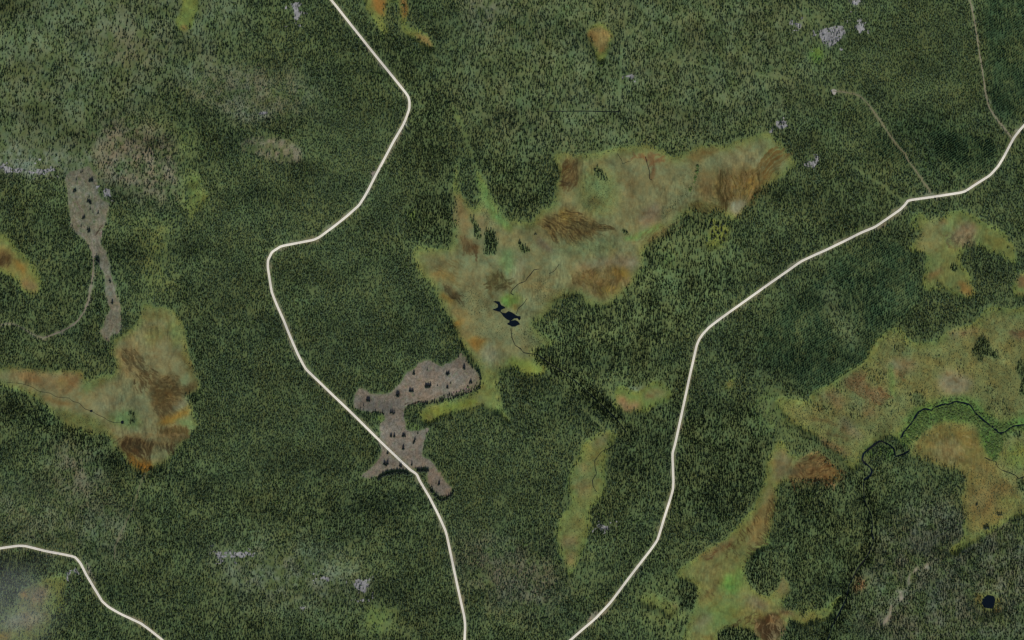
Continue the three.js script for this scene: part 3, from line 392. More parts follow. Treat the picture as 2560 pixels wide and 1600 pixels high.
streaks(G, T23(2300, 300, 2330, 340, 2160, 640, 1990, 760, 2020, 640, 2180, 440), [64, 50, 30], 62, 10, 1.8, 170, 0.65, 0.3); streaks(G, [...T23(2419, 380, 2440, 420, 2360, 600, 2190, 780, 2170, 720, 2320, 540)], [60, 46, 30], 30, 10, 1.8, 170, 0.65, 0.3);
streaks(G, T33(10, 140, 70, 140, 50, 330, -40, 480, -40, 330), [64, 50, 30], 70, 10, 1.8, 80, 0.65, 0.3); streaks(G, T23(1800, 740, 2040, 620, 2030, 660, 1830, 770), [82, 54, 36], -25, 16, 2, 50, 0.6, 0.4);
fill(G, T23(1790, 790, 1970, 760, 1960, 900, 1780, 970), [112, 114, 76], 9); stroke(G, T23(1980, 920, 1900, 1030, 1800, 1120), [88, 72, 42], 9, 4, 0.8); streaks(G, T23(1950, 900, 2000, 930, 1830, 1130, 1780, 1090), [66, 52, 32], 30, 9, 1.7, 60, 0.5, 0.3); streaks(G, T23(1780, 800, 2000, 740, 1960, 900, 1800, 960), [98, 92, 56], 110, 26, 1.5, 40, 0.5, 0.3);
fill(G, T23(1975, 960, 2050, 860, 2130, 900, 2140, 1030, 2085, 1095, 1985, 1050), [86, 118, 54], 9); fill(G, T23(2090, 830, 2180, 800, 2160, 1050, 2100, 1080), [90, 114, 58], 8);
fill(G, T23(1800, 1180, 2150, 1100, 2150, 1330, 1900, 1400, 1760, 1420), [98, 112, 62], 12); fill(G, T23(1740, 1280, 1900, 1240, 1850, 1400, 1720, 1450), [112, 106, 76], 9); fill(G, T23(2180, 1080, 2419, 1130, 2419, 1260, 2240, 1200), [112, 100, 76], 9);
fill(G, T33(40, 880, 150, 930, 210, 1050, 130, 1100, 60, 1060), [114, 100, 66], 7); fill(G, T33(100, 1190, 260, 1230, 240, 1280, 100, 1260), [114, 88, 60], 6);
const DR = [...T23(2290, 1330, 2419, 1270), ...T33(60, 1235, 150, 1330, 90, 1540), ...T23(2340, 1540)];
fill(G, DR, [60, 42, 28], 5); streaks(G, DR, [134, 112, 82], 100, 30, 1.7, 60, 0.8, 1); streaks(G, [...T23(2010, 1370, 2200, 1310, 2419, 1250), ...T33(20, 1240), ...T23(2300, 1360, 2040, 1400)], [62, 48, 30], -15, 12, 1.8, 90, 0.6, 1); streaks(G, T33(0, 1240, 140, 1300, 90, 1400, 10, 1340), [120, 96, 66], 40, 24, 1.6, 40, 0.7, 1);
fill(G, T33(800, 950, 860, 900, 960, 1010, 800, 1070), [122, 100, 66], 6);
// --- narrow bog, heart, lens, glade, corner, lake shore
fill(G, C(2, 2, 700, 1200, 860, 1080, 940, 1080, 860, 1180), [112, 106, 76], 7); fill(G, C(2, 2, 630, 1360, 720, 1360, 700, 1440, 600, 1420), [116, 104, 68], 7); fill(G, T23(560, 20, 740, -20, 740, 120, 620, 160), [112, 104, 68], 8); fill(G, T23(440, 560, 590, 520, 620, 620, 470, 640), [120, 102, 70], 7); fill(G, T23(500, 700, 600, 640, 580, 820, 520, 860), [118, 100, 66], 7);
fill(G, C(2, 2, 1000, 690, 1080, 730, 1110, 800, 1220, 760, 1190, 860, 1000, 860), [124, 98, 72], 6); fill(G, C(2, 2, 1200, 720, 1340, 620, 1440, 660, 1480, 700, 1300, 760), [110, 108, 72], 7); fill(G, C(2, 2, 1250, 700, 1330, 700, 1320, 730, 1260, 730), [96, 74, 48], 4); fill(G, C(2, 2, 1060, 620, 1150, 680, 1270, 610, 1160, 650), [112, 118, 106], 4);
fill(G, C(2, 2, 2010, 620, 2080, 560, 2070, 640), [112, 98, 66], 4); fill(G, T23(1480, 1160, 1560, 1170, 1540, 1210), [116, 96, 68], 5); fill(G, C(2, 2, 2240, 800, 2460, 700, 2460, 980, 2300, 930), [92, 110, 62], 12);
const T03 = (...v) => C(0, 3, ...v);
fill(G, T03(450, 950, 600, 880, 640, 950, 560, 1050, 470, 1010), [104, 108, 60], 8); fill(G, T03(180, 1090, 230, 1020, 270, 1060, 230, 1160), [130, 96, 54], 5); fill(G, T03(270, 1050, 450, 980, 480, 1080, 380, 1200, 270, 1180), [114, 98, 76], 9); fill(G, T03(210, 1240, 280, 1230, 270, 1360, 220, 1350), [128, 106, 66], 7); fill(G, T03(255, 1360, 310, 1350, 300, 1420, 260, 1420), [130, 106, 64], 4); fill(G, T03(40, 1280, 220, 1240, 480, 1240, 460, 1330, 240, 1400, 60, 1420), [114, 112, 96], 12); fill(G, T03(-60, 1430, 90, 1420, 120, 1540, -60, 1540), [126, 108, 62], 9); fill(G, T03(540, 1060, 620, 1080, 600, 1250, 520, 1270), [98, 102, 48], 7); fill(G, T03(-60, 950, 60, 980, 110, 1080, -60, 1120), [96, 110, 78], 10);  // the broad pale grey fill carries the haze over this corner in its colour
fill(G, T33(1930, 1150, 1950, 1060, 2010, 1070, 2040, 1110, 2010, 1180), [108, 100, 60], 3); fill(G, T33(2120, 1230, 2190, 1190, 2190, 1260, 2130, 1260), [110, 96, 58], 3); fill(G, T33(2020, 1060, 2150, 1060, 2200, 1120, 2150, 1090), [106, 112, 76], 3); fill(G, T33(2160, 1110, 2200, 1120, 2190, 1190, 2160, 1190), [110, 104, 62], 3);
fill(G, BOGS[16].pts, [102, 112, 58], 6); fill(G, BOGS[18].pts, [86, 118, 56], 9); fill(G, BOGS[17].pts, [94, 106, 60], 5);
fill(G, C(1, 1, 1430, 470, 1490, 450, 1500, 580, 1440, 560), [100, 116, 60], 5); fill(G, C(2, 2, 1080, 960, 1150, 900, 1160, 990, 1100, 1060), [90, 118, 60], 5); fill(G, C(1, 2, 1400, 980, 1450, 960, 1560, 1000, 1480, 1040, 1420, 1030), [100, 116, 58], 4); fill(G, C(1, 2, 1130, 890, 1210, 880, 1225, 940, 1160, 950), [100, 116, 58], 4);
for (const p of ISLES) fill(G, p, [84, 96, 64], 3);
// clearcuts: logging slash, heather and bare soil
CLEARINGS.forEach((b, i) => {
  fill(G, b.pts, [96, 104, 70], 4);
  if (b.soft) { fill(G, b.pts, [112, 108, 84], 5); streaks(G, b.pts, [88, 82, 60], 90, 8, 2, 80, 0.5, 0.6); return; }
  G.save(); trace(G, b.pts); G.clip();
  fill(G, b.pts, i ? [112, 99, 86] : [104, 97, 79]);
  stroke(G, [...b.pts, b.pts[0]], [102, 104, 78], 4, 2, 0.8);
  if (!i) { fill(G, C(0, 1, 660, 180, 760, 140, 900, 320, 960, 520, 860, 700, 740, 640, 660, 420), [98, 95, 74], 9); streaks(G, C(0, 1, 640, 150, 900, 100, 1000, 420, 940, 660, 700, 640), [116, 104, 84], 80, 30, 2.2, 60, 0.5, 0.3); streaks(G, C(0, 1, 640, 150, 900, 100, 1000, 420, 940, 660, 700, 640), [80, 88, 58], 80, 10, 2.6, 80, 0.5, 0.6); stroke(G, C(0, 1, 880, 730, 870, 960), [124, 114, 98], 9, 3); }
  streaks(G, b.pts, [92, 82, 70], 60, 6, 1.5, 900, 0.5, 2.5);
  streaks(G, b.pts, [126, 113, 100], 60, 6, 1.4, 900, 0.5, 2.5);
  streaks(G, b.pts, [94, 98, 70], 60, 8, 2, 240, 0.45, 2.5);
  streaks(G, b.pts, [90, 78, 66], i ? -32 : 75, 46, 1.5, 150, 0.4, 0.35); streaks(G, b.pts, [130, 116, 100], i ? -32 : 75, 46, 1.5, 130, 0.4, 0.35);
  G.restore();
});
for (const p of [C(0, 1, 1080, 395, 1020, 540), C(0, 1, 965, 625, 890, 715), C(1, 2, 1090, 872, 1140, 860, 1190, 857), C(1, 2, 1400, 830, 1460, 790, 1540, 775), C(1, 2, 1400, 800, 1440, 776)]) stroke(G, p, [54, 42, 34], 1.8, 0, 0.9);   // thin dark lines in and beside the clearcuts
ROCKS.forEach((b) => fill(G, b.pts, [118, 120, 104], 4, 0.8));
// verges of the roads: scraped soil and grass; tracks
ROADS.forEach((r) => { stroke(G, r.pts, [112, 106, 82], 11, 2.5, 0.9); });
fill(G, C(1, 1, 1080, 150, 1180, 0, 1210, 0, 1110, 190), [126, 114, 98], 3); fill(G, C(1, 0, 1300, 1330, 1400, 1150, 1425, 1150, 1320, 1340), [124, 114, 96], 3); fill(G, C(1, 1, 790, 540, 870, 470, 880, 500, 800, 570), [122, 116, 98], 3); fill(G, C(0, 3, 770, 740, 800, 740, 920, 950, 900, 990), [122, 112, 92], 3); fill(G, C(0, 3, 1160, 1240, 1320, 1310, 1460, 1390, 1540, 1490, 1400, 1390), [122, 112, 92], 4); fill(G, C(2, 3, 740, 1290, 820, 1200, 820, 1250, 780, 1310, 600, 1420), [122, 116, 98], 4); fill(G, C(1, 0, 1405, 1165, 1450, 1160, 1450, 1190, 1410, 1190), [128, 128, 110], 2);
fill(G, C(3, 1, 1430, 340, 1440, 290, 1480, 320, 1530, 280, 1560, 320, 1700, 310, 1700, 330, 1440, 360), [124, 120, 98], 3); fill(G, C(3, 1, 465, 890, 500, 880, 485, 935), [134, 130, 112], 1.5); fill(G, C(3, 0, 2290, 1270, 2380, 1200, 2360, 1250, 2300, 1320), [130, 124, 102], 3);
TRACKS.forEach((r) => stroke(G, r.pts, r.c, 6, 2, 0.8));
CUTS.forEach((p) => stroke(G, p, [98, 106, 68], 4, 1.5, 0.8));
const SAND = [{ label: 'pale sandy turnaround at the end of the grassy track', pts: C(3, 0, 585, 852, 640, 856, 656, 868, 645, 890, 625, 918, 615, 900, 600, 870) }];
const SCARS = [C(3, 3, 1500, 790, 1490, 830), C(3, 3, 1400, 830, 1365, 868), C(3, 3, 1330, 890, 1322, 930, 1315, 975), C(3, 3, 1258, 1050, 1238, 1110), C(3, 3, 1165, 1190, 1155, 1260, 1140, 1310, 1105, 1355)];
SCARS.forEach((p) => stroke(G, p, [138, 126, 112], 4.5, 1.5)); stroke(G, C(3, 3, 1460, 800, 1365, 865, 1320, 930, 1258, 1060, 1165, 1200, 1150, 1300, 1090, 1370), [114, 108, 88], 5, 3, 0.7);

soften = 1;
// ---------------------------------------------------------------- how the trees stand: density; brightness / size / share of pine; low scrub
const D = layer([206, 206, 206]), T = layer([96, 128, 110]), B = layer([0, 0, 0]);
const gray = (v) => [v, v, v];
const stand = (pts, dens, tint, blur = 14) => { fill(D, pts, gray(dens), blur); if (tint) fill(T, pts, tint, blur); };
// stand(outline, density, [brightness, size, pine])
stand(F(380, 380, 900, 300, 1000, 420, 1040, 620, 1080, 800, 1000, 860, 800, 950, 600, 850, 480, 700), 235, [104, 112, 140]);
stand(F(900, 1000, 1200, 1000, 1330, 1120, 1330, 1330, 1100, 1280, 1040, 1180), 240, [104, 112, 140]);
stand(F(450, 800, 800, 940, 900, 1100, 600, 1130, 470, 1100), 236, [104, 108, 140]);
stand(F(-60, -60, 620, -60, 560, 150, 430, 200, 260, 290, 240, 400, 180, 390, -60, 400), 114, [66, 140, 50], 18);
stand(F(230, 60, 320, 30, 390, 140, 300, 180, 240, 130), 70, [62, 150, 40], 14);
stand(F(-40, 310, 160, 345, 235, 375, 235, 400, 150, 408, -40, 412), 90, [100, 110, 110], 10);
stand(F(240, 285, 330, 285, 440, 330, 452, 420, 430, 485, 330, 470, 240, 440, 215, 340), 120, [66, 118, 60], 12);
stand(F(430, 170, 560, 150, 700, 170, 780, 240, 720, 275, 540, 275, 430, 235), 180, [104, 84, 150], 14);
stand(F(720, 260, 940, 250, 920, 340, 850, 480, 720, 440), 215, [108, 100, 160], 18);
stand(F(1100, -40, 1960, -40, 1960, 180, 1850, 320, 1650, 330, 1450, 345, 1300, 380, 1120, 330, 1060, 220, 1040, 130), 140, [72, 132, 60], 18);
stand(F(1080, -40, 1190, -40, 1180, 40, 1120, 60), 80, [70, 130, 60], 12);
stand(F(1200, 240, 1330, 250, 1360, 340, 1310, 380, 1180, 340), 120, [60, 150, 40], 12);
stand(F(860, 60, 960, 120, 1060, 240, 1080, 400, 960, 480, 990, 240), 220, [66, 130, 50], 14);
stand(F(960, 470, 1080, 460, 1075, 560, 1000, 580, 960, 540), 220, [58, 150, 40], 12);
stand(F(1120, 370, 1230, 380, 1310, 440, 1250, 520, 1180, 500), 190, [62, 150, 30], 10);
stand(F(1960, 60, 2300, -20, 2320, 200, 2320, 300, 2050, 230, 1960, 200), 225, [100, 104, 120], 18);
stand(F(1880, 60, 1980, 40, 1980, 200, 1850, 260, 1800, 160), 150, [80, 120, 110], 12);
stand(F(1880, 220, 2060, 260, 2170, 420, 2020, 360, 1900, 370), 215, [86, 116, 90], 12);
stand(F(2308, -40, 2460, -40, 2460, 220, 2370, 300, 2335, 250), 255, [60, 112, 0], 6);
stand(F(1960, 600, 2150, 540, 2170, 680, 2200, 700, 2100, 780, 2060, 860, 1970, 920, 1880, 930, 1800, 860, 1780, 760, 1950, 650), 252, [62, 104, 20], 10);
stand(F(1965, 630, 1995, 750, 2055, 830, 1975, 810, 1935, 700), 150, [90, 110, 120], 12);
stand(F(1420, 720, 1520, 560, 1640, 510, 1760, 540, 1780, 640, 1640, 770, 1480, 900, 1290, 880, 1230, 760), 165, [62, 146, 30], 14);
stand(F(1540, 540, 1730, 520, 1740, 620, 1560, 680), 110, [58, 150, 20], 10);
stand(F(1480, 900, 1640, 800, 1600, 1060, 1420, 1230, 1500, 1010), 190, [64, 140, 40], 14);
stand(F(1600, 960, 1790, 930, 1840, 1050, 1800, 1200, 1560, 1290), 190, [62, 144, 30], 12);
stand(F(2150, 1100, 2300, 1180, 2290, 1230, 2460, 1240, 2460, 1540, 1990, 1540, 2060, 1260), 200, [80, 124, 80], 16);
stand(F(1830, 1140, 2030, 1130, 2020, 1330, 1880, 1400, 1830, 1300), 205, [66, 136, 40], 8);
stand(F(-40, 1120, 280, 1150, 340, 1310, 220, 1320, -40, 1290), 205, [104, 100, 140], 14);
stand(F(-20, 930, 120, 970, 260, 1050, 300, 1130, 200, 1080, 60, 1010, -40, 990), 215, [60, 140, 40], 8);
stand(F(110, 1030, 250, 1080, 250, 1180, 130, 1180), 160, [84, 112, 90], 14);
stand(F(1040, 1240, 1330, 1300, 1330, 1460, 1110, 1420), 195, [98, 104, 110], 18);
stand(F(500, 1280, 800, 1300, 900, 1380, 700, 1440, 480, 1380), 135, [98, 104, 130], 22);
stand(F(320, 500, 400, 520, 420, 620, 380, 720, 330, 730, 350, 620), 165, [104, 104, 150], 18);
stand(F(410, 290, 450, 290, 470, 420, 460, 520, 430, 520, 430, 400), 130, [104, 100, 150], 12);
stand(F(1420, 900, 1480, 930, 1500, 1010, 1470, 1000), 90, [100, 100, 120], 6);
stand(F(1780, 900, 1860, 930, 1900, 1000, 1830, 1050, 1780, 990), 100, [90, 110, 120], 10);
stand(F(1330, 1290, 1420, 1290, 1480, 1340, 1430, 1400, 1340, 1380), 130, [80, 120, 90], 10);
stand(F(1480, 1370, 1700, 1330, 1680, 1512, 1480, 1512), 120, [70, 126, 60], 12);
stand(F(850, 1430, 940, 1430, 930, 1500, 860, 1500), 90, [100, 110, 120], 8);
stand(F(0, 700, 100, 760, 300, 850, 280, 900, 0, 880), 190, [80, 120, 70], 12);
// nothing tall grows on the bogs, clearcuts, roads and waters
for (const b of BOGS) fill(D, b.pts, gray(b === BOGS[15] ? 120 : b.soft ? 26 : 0), b.soft ? 6 : [3, 6, 8, 10, 11].includes(BOGS.indexOf(b)) ? 7 : 4.5);
for (const p of ISLES) { fill(D, p, gray(235), 2); fill(T, p, [56, 132, 20], 2); }
for (const [x, y, rx, ry] of [[2184, 937, 26, 18], [2052, 1024, 30, 16], [2295, 998, 24, 20], [2528, 861, 16, 12], [2473, 973, 18, 26], [2498, 1024, 34, 26], [2138, 1029, 24, 16], [2224, 1024, 22, 18], [2105, 970, 18, 10], [2330, 900, 18, 10], [2250, 870, 16, 12], [2400, 930, 14, 18], [2190, 1085, 20, 14], [2200, 830, 14, 18]]) { const q = Array.from({ length: 9 }, (_, i) => { const a = i / 9 * 6.283, k = 0.65 + 0.6 * rnd(); return [(x + Math.cos(a) * rx * k) * 0.8, (y + Math.sin(a) * ry * k) * 0.8]; }); fill(D, q, gray(135), 6); fill(T, q, [62, 92, 30], 6); }
for (const b of CLEARINGS) fill(D, b.pts, gray(b.soft ? 46 : 0), b.soft ? 4 : 1.2);
fill(D, T32(420, 1060, 280, 1030, 170, 920, 60, 900, 60, 1100, 140, 1140, 200, 1230, 460, 1240, 560, 1330, 660, 1420, 740, 1480, 790, 1430, 740, 1380, 690, 1280, 560, 1190), gray(135), 6); fill(T, T32(420, 1060, 170, 920, 60, 1100, 460, 1240, 740, 1480, 790, 1430, 690, 1280, 560, 1190), [72, 100, 40], 5);
fill(D, C(1, 2, 1985, 640, 2090, 610, 2120, 530, 2110, 470, 2140, 540, 2120, 640, 2020, 690, 1640, 790, 1640, 765), gray(150), 1.5);
for (const b of ROCKS) fill(D, b.pts, gray(80), 2);
fill(D, SAND[0].pts, gray(0), 1);
stroke(D, FINGER, gray(50), 6, 2); TRACKS.forEach((r) => stroke(D, r.pts, gray(0), 3.4, 0.8));
CUTS.forEach((p) => stroke(D, p, gray(0), 4.4, 0.8));
for (const p of [C(2, 2, 250, 330, 340, 400, 500, 500, 650, 620, 760, 720, 900, 850, 1000, 950, 1080, 1060), STREAMS[2].pts]) { stroke(D, p, gray(255), 26, 4); stroke(T, p, [44, 160, 0], 26, 4); }
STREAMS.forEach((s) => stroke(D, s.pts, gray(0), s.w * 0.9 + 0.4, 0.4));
ROADS.forEach((r) => stroke(D, r.pts, gray(0), 10, 0.8));
SCARS.forEach((p) => stroke(D, p, gray(0), 7, 1)); fill(D, LAKE, gray(0), 1); fill(D, POND, gray(0), 1);
fill(D, T03(60, 1230, 480, 1180, 500, 1300, 300, 1420, -60, 1520, -60, 1350), gray(40), 10);
// low scrub on the wetlands: [density, size, greenness]
const scrub = (pts, d, s, g, blur = 7) => fill(B, pts, [d, s, g], blur);
BOGS.forEach((b, i) => { B.save(); trace(B, b.pts); B.clip(); stroke(B, [...b.pts, b.pts[0], b.pts[1]], [120, 130, 90], b.soft ? 34 : 18, 6); B.restore(); });
scrub(BOGS[8].pts, 120, 120, 80); scrub(BOGS[10].pts, 70, 80, 90); scrub(BOGS[14].pts, 110, 110, 60); scrub(BOGS[13].pts, 60, 90, 90);
scrub(T32(1500, 1090, 1900, 1030, 2020, 1200, 2100, 1400, 1900, 1440, 1500, 1300, 1400, 1260), 0, 60, 60, 14); scrub(T32(1600, 550, 1690, 440, 1850, 510, 1945, 600, 1860, 700, 1640, 730), 0, 60, 60, 6); scrub(T32(1110, 390, 1260, 350, 1330, 400, 1200, 520), 0, 60, 60, 6);
scrub(T32(2460, 960, 2280, 950, 2200, 1000, 2060, 900, 1960, 800, 1830, 740, 1700, 760, 1560, 800, 1430, 830, 1300, 1000, 1240, 1120, 1340, 1200, 1450, 1050, 1560, 960, 1760, 900, 1940, 960, 2040, 1060, 2060, 1260, 2160, 1360, 2200, 1200, 2300, 1060, 2460, 1040), 170, 120, 230, 7); scrub(T32(920, 1220, 1050, 1160, 1170, 1230, 1170, 1290, 1060, 1330, 930, 1330), 200, 140, 200, 5);
scrub(T32(960, 560, 1080, 500, 1060, 580, 1000, 600), 170, 130, 40, 5); scrub(T32(440, 830, 600, 820, 600, 900, 470, 880), 170, 130, 60, 6); scrub(T32(1060, 900, 1240, 780, 1230, 900, 1080, 1010), 160, 130, 60, 7); scrub(T32(1960, 800, 2250, 820, 2400, 900, 2300, 980, 2080, 900), 170, 130, 50, 9); scrub(T32(2240, 190, 2350, 190, 2340, 250, 2240, 240), 160, 120, 60, 5); scrub(T32(2040, 600, 2120, 590, 2110, 740, 2040, 760), 150, 120, 60, 6); scrub(T32(960, 900, 1040, 880, 1040, 990, 960, 980), 150, 120, 60, 6);
scrub(T31(1830, 880, 1960, 800, 2080, 880, 2200, 910, 2350, 1010, 2310, 1180, 2300, 1300, 1990, 1290, 1920, 1110, 1820, 970), 190, 150, 110, 7); scrub(T31(1500, 1230, 1680, 1180, 1760, 1240, 1620, 1290), 120, 110, 100, 5); scrub(T31(1690, 700, 1960, 690, 1960, 800, 1700, 810), 150, 60, 20, 5);
scrub(T21(700, 100, 1000, 150, 960, 520, 700, 540, 620, 300), 90, 90, 70, 10); scrub(T21(1730, 0, 1800, 0, 1760, 200, 1700, 320, 1560, 400, 1430, 560, 1400, 540, 1540, 360, 1680, 260), 190, 130, 170, 4); scrub(T21(1400, 500, 1450, 480, 1540, 370, 1560, 390, 1440, 580), 230, 140, 120, 3); scrub(T21(640, 860, 900, 780, 920, 860, 700, 900), 150, 110, 170, 6); scrub(T21(160, 1180, 260, 1080, 380, 1110, 300, 1260, 190, 1300), 170, 110, 30, 8); scrub(T21(480, 700, 640, 760, 800, 720, 720, 860, 560, 880), 60, 70, 70, 8); scrub(T21(230, 1200, 600, 1200, 720, 1330, 640, 1290, 480, 1285, 330, 1400, 180, 1400), 120, 100, 90, 9); scrub(T21(40, 30, 200, 60, 420, 160, 390, 200, 200, 80), 90, 110, 60, 6); scrub(T21(1500, 120, 1740, 60, 1680, 250, 1540, 330), 70, 80, 120, 8);
scrub(T12(1900, 60, 2300, -20, 2419, 100, 2419, 260, 2200, 200), 110, 80, 90, 10); scrub(C(2, 2, -20, 90, 200, 20, 380, 180, 420, 230, 230, 300, 120, 280), 150, 110, 70, 7); scrub(T11(1920, 1100, 2150, 1250, 2300, 1420, 2250, 1512, 1960, 1512, 1900, 1200), 150, 90, 110, 10); scrub(T11(2130, 330, 2180, 420, 2280, 600, 2300, 880, 2270, 640, 2150, 630, 2120, 450), 170, 110, 130, 5); scrub(T12(2160, 460, 2300, 450, 2310, 640, 2260, 800, 2160, 620), 70, 80, 90, 7);
scrub(T02(480, 835, 700, 850, 1010, 970, 1000, 1060, 880, 1085, 570, 950), 140, 90, 60, 8); scrub(T02(1050, 870, 1200, 870, 1190, 940, 1060, 920), 100, 90, 160, 5); scrub(T02(790, 540, 900, 570, 860, 620, 780, 590), 150, 110, 150, 4); scrub(T02(1330, 0, 1560, 20, 1520, 120, 1330, 120), 110, 70, 90, 8);
scrub(T23(1650, 1100, 1800, 980, 1780, 1200, 1720, 1320, 1640, 1290), 110, 110, 100, 7); scrub(T23(600, 600, 740, 340, 740, 900, 560, 900), 110, 110, 90, 8); scrub(T33(300, 1260, 560, 1200, 540, 1350, 330, 1400), 110, 110, 90, 6); scrub(T33(560, 1200, 700, 1060, 800, 880, 920, 900, 900, 1000, 760, 1200, 600, 1400), 150, 120, 150, 6); scrub(T33(1000, 380, 1200, 300, 1280, 240, 1180, 440, 1020, 500), 110, 120, 140, 6);
scrub(T33(1880, 360, 2000, 430, 2060, 480, 1850, 620, 1760, 680), 130, 110, 100, 7); scrub(BOGS[9].pts.slice(0, 8), 60, 90, 80, 6);
for (const b of CLEARINGS) { B.save(); trace(B, b.pts); B.clip(); fill(B, b.pts, b.soft ? [120, 70, 60] : [44, 42, 60], 2); B.restore(); }
fill(B, C(1, 2, 1300, 1000, 1430, 1000, 1430, 1060, 1300, 1060), [40, 60, 120], 6);
for (const p of ISLES) fill(B, p, [60, 110, 80], 3);
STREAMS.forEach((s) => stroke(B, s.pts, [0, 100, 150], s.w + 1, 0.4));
ROADS.forEach((r) => stroke(B, r.pts, [0, 60, 90], 8, 1)); TRACKS.forEach((r) => stroke(B, r.pts, [0, 60, 90], 4, 1));
for (const p of [LAKE, POND, ...POOLS]) fill(B, p, [0, 60, 60], 0.6);
for (const b of ROCKS) fill(B, b.pts, [0, 60, 60], 1);

const read = (g) => g.getImageData(0, 0, W, H).data;
const gD = read(D), gT = read(T), gB = read(B), gG = read(G);
const wet = layer([0, 0, 0]); for (const b of BOGS) fill(wet, b.pts, [255, 255, 255], 22); fill(wet, LAKE, [255, 255, 255], 30); for (const b of BOGS) fill(wet, b.pts, [255, 255, 255], 2); fill(wet, T33(1930, 1060, 2220, 1040, 2220, 1280, 1930, 1280), [255, 255, 255], 10);
const gW = read(wet);
const fold = (v, n) => { v = v < 0 ? -v : v; v %= 2 * n; return v >= n ? 2 * n - 1 - v : v; };   // the land goes on beyond the survey much as within it
function at(img, x, y, ch) { return img[((fold(y | 0, H) * W) + fold(x | 0, W)) * 4 + ch]; }
function smooth(img, x, y, ch) { const x0 = Math.floor(x - 0.5), y0 = Math.floor(y - 0.5), u = x - 0.5 - x0, v = y - 0.5 - y0; const p = (i, j) => img[(fold(y0 + j, H) * W + fold(x0 + i, W)) * 4 + ch]; return (p(0, 0) * (1 - u) + p(1, 0) * u) * (1 - v) + (p(0, 1) * (1 - u) + p(1, 1) * u) * v; }
const warpX = (x, y) => noise(x * 0.055, y * 0.055) * 3 + noise(x * 0.21 + 9, y * 0.21) * 1.6, warpY = (x, y) => noise(x * 0.055 + 40, y * 0.055 + 3) * 3 + noise(x * 0.21, y * 0.21 + 17) * 1.6;
// gentle relief: dry forest ridges, flat wetlands
function ground(X, Z) {
  const x = X + OX, y = Z + OZ, dry = x > -300 && x < W + 300 && y > -300 && y < H + 300 ? 1 - smooth(gW, clamp(x, 1, W - 2), clamp(y, 1, H - 2), 0) / 255 : 1;
  return dry * (6 + 13 * fbm(x * 0.0042 + 3, y * 0.0058 + 1) + 5.5 * noise(x * 0.013 + 4, y * 0.019) + 1.4 * noise(x * 0.03, y * 0.045));
}

// the ground's colour map: the painted soils, with ragged borders, grain and painted tussock shadows
const px = new Uint8Array(W * H * 4);
for (let y = 0; y < H; y++) for (let x = 0; x < W; x++) {
  const sx = clamp(x + warpX(x, y) | 0, 0, W - 1), sy = clamp(y + warpY(x, y) | 0, 0, H - 1), s = (sy * W + sx) * 4, o = (y * W + x) * 4;
  const w = gW[o] / 255, qx = x + 14 * fbm(x * 0.02 + 3, y * 0.02), qy = y + 14 * fbm(x * 0.02, y * 0.02 + 9);
  const big = fbm(x * 0.013, y * 0.017), mid = fbm(qx * 0.06 + 31, qy * 0.05), fine = noise(x * 0.45, y * 0.3) * 0.5 + (hash(x, y) - 0.5) * 0.9, tussShade = noise(x * 0.5 + 90, y * 0.14) * clamp(0.5 + 1.4 * fbm(x * 0.018 + 200, y * 0.018), 0, 1);  // last term: north-south streaks, tussock and shrub shadows painted into the bog colour
  const seep = Math.pow(1 - Math.abs(fbm(qx * 0.028 + 130, qy * 0.02)), 6), wisp = fbm(qx * 0.018 + qy * 0.012 + 11, qy * 0.05 - qx * 0.02);
  const l = (1 + 0.02 * w) * (1 + 0.06 * big + (0.08 + 0.05 * w) * mid + (gD[o] < 25 && w < 0.5 ? 0.24 : 0.13) * fine + w * (0.14 * tussShade - 0.14 * seep + 0.05 * wisp)), hue = 0.05 * fbm(x * 0.021 + 70, y * 0.021) + 0.03 * noise(x * 0.15, y * 0.15 + 50) + w * (0.04 * wisp + 0.03 * seep);
  const open = gD[o] < 25 && w < 0.5, broken = w < 0.5 && !open ? clamp(0.8 + 1.5 * fbm(x * 0.05 + 300, y * 0.042) + 0.5 * noise(x * 0.19, y * 0.16 + 77), 0, 1.35) : 1, tone = (c) => BASE[c] + (gG[s + c] - BASE[c]) * broken, MOSS = [110, 107, 75], mix = (c) => tone(c) + (MOSS[c] - tone(c)) * 0.13 * w;
  px[o] = clamp(mix(0) * l * (1 + hue), 0, 255); px[o + 1] = clamp(mix(1) * l * (1 - hue * 0.3), 0, 255); px[o + 2] = clamp(mix(2) * l * (1 - hue * 1.2) * (1 - 0.06 * w), 0, 255); px[o + 3] = 255;
}
const soilMap = new THREE.DataTexture(px, W, H);
soilMap.colorSpace = THREE.SRGBColorSpace; soilMap.magFilter = THREE.LinearFilter; soilMap.wrapS = soilMap.wrapT = THREE.MirroredRepeatWrapping; soilMap.needsUpdate = true;
const soil = new THREE.MeshStandardMaterial({ map: soilMap, roughness: 1, metalness: 0, color: new THREE.Color().setRGB(0.86, 0.94, 0.91) });
soil.specularIntensity = 0;

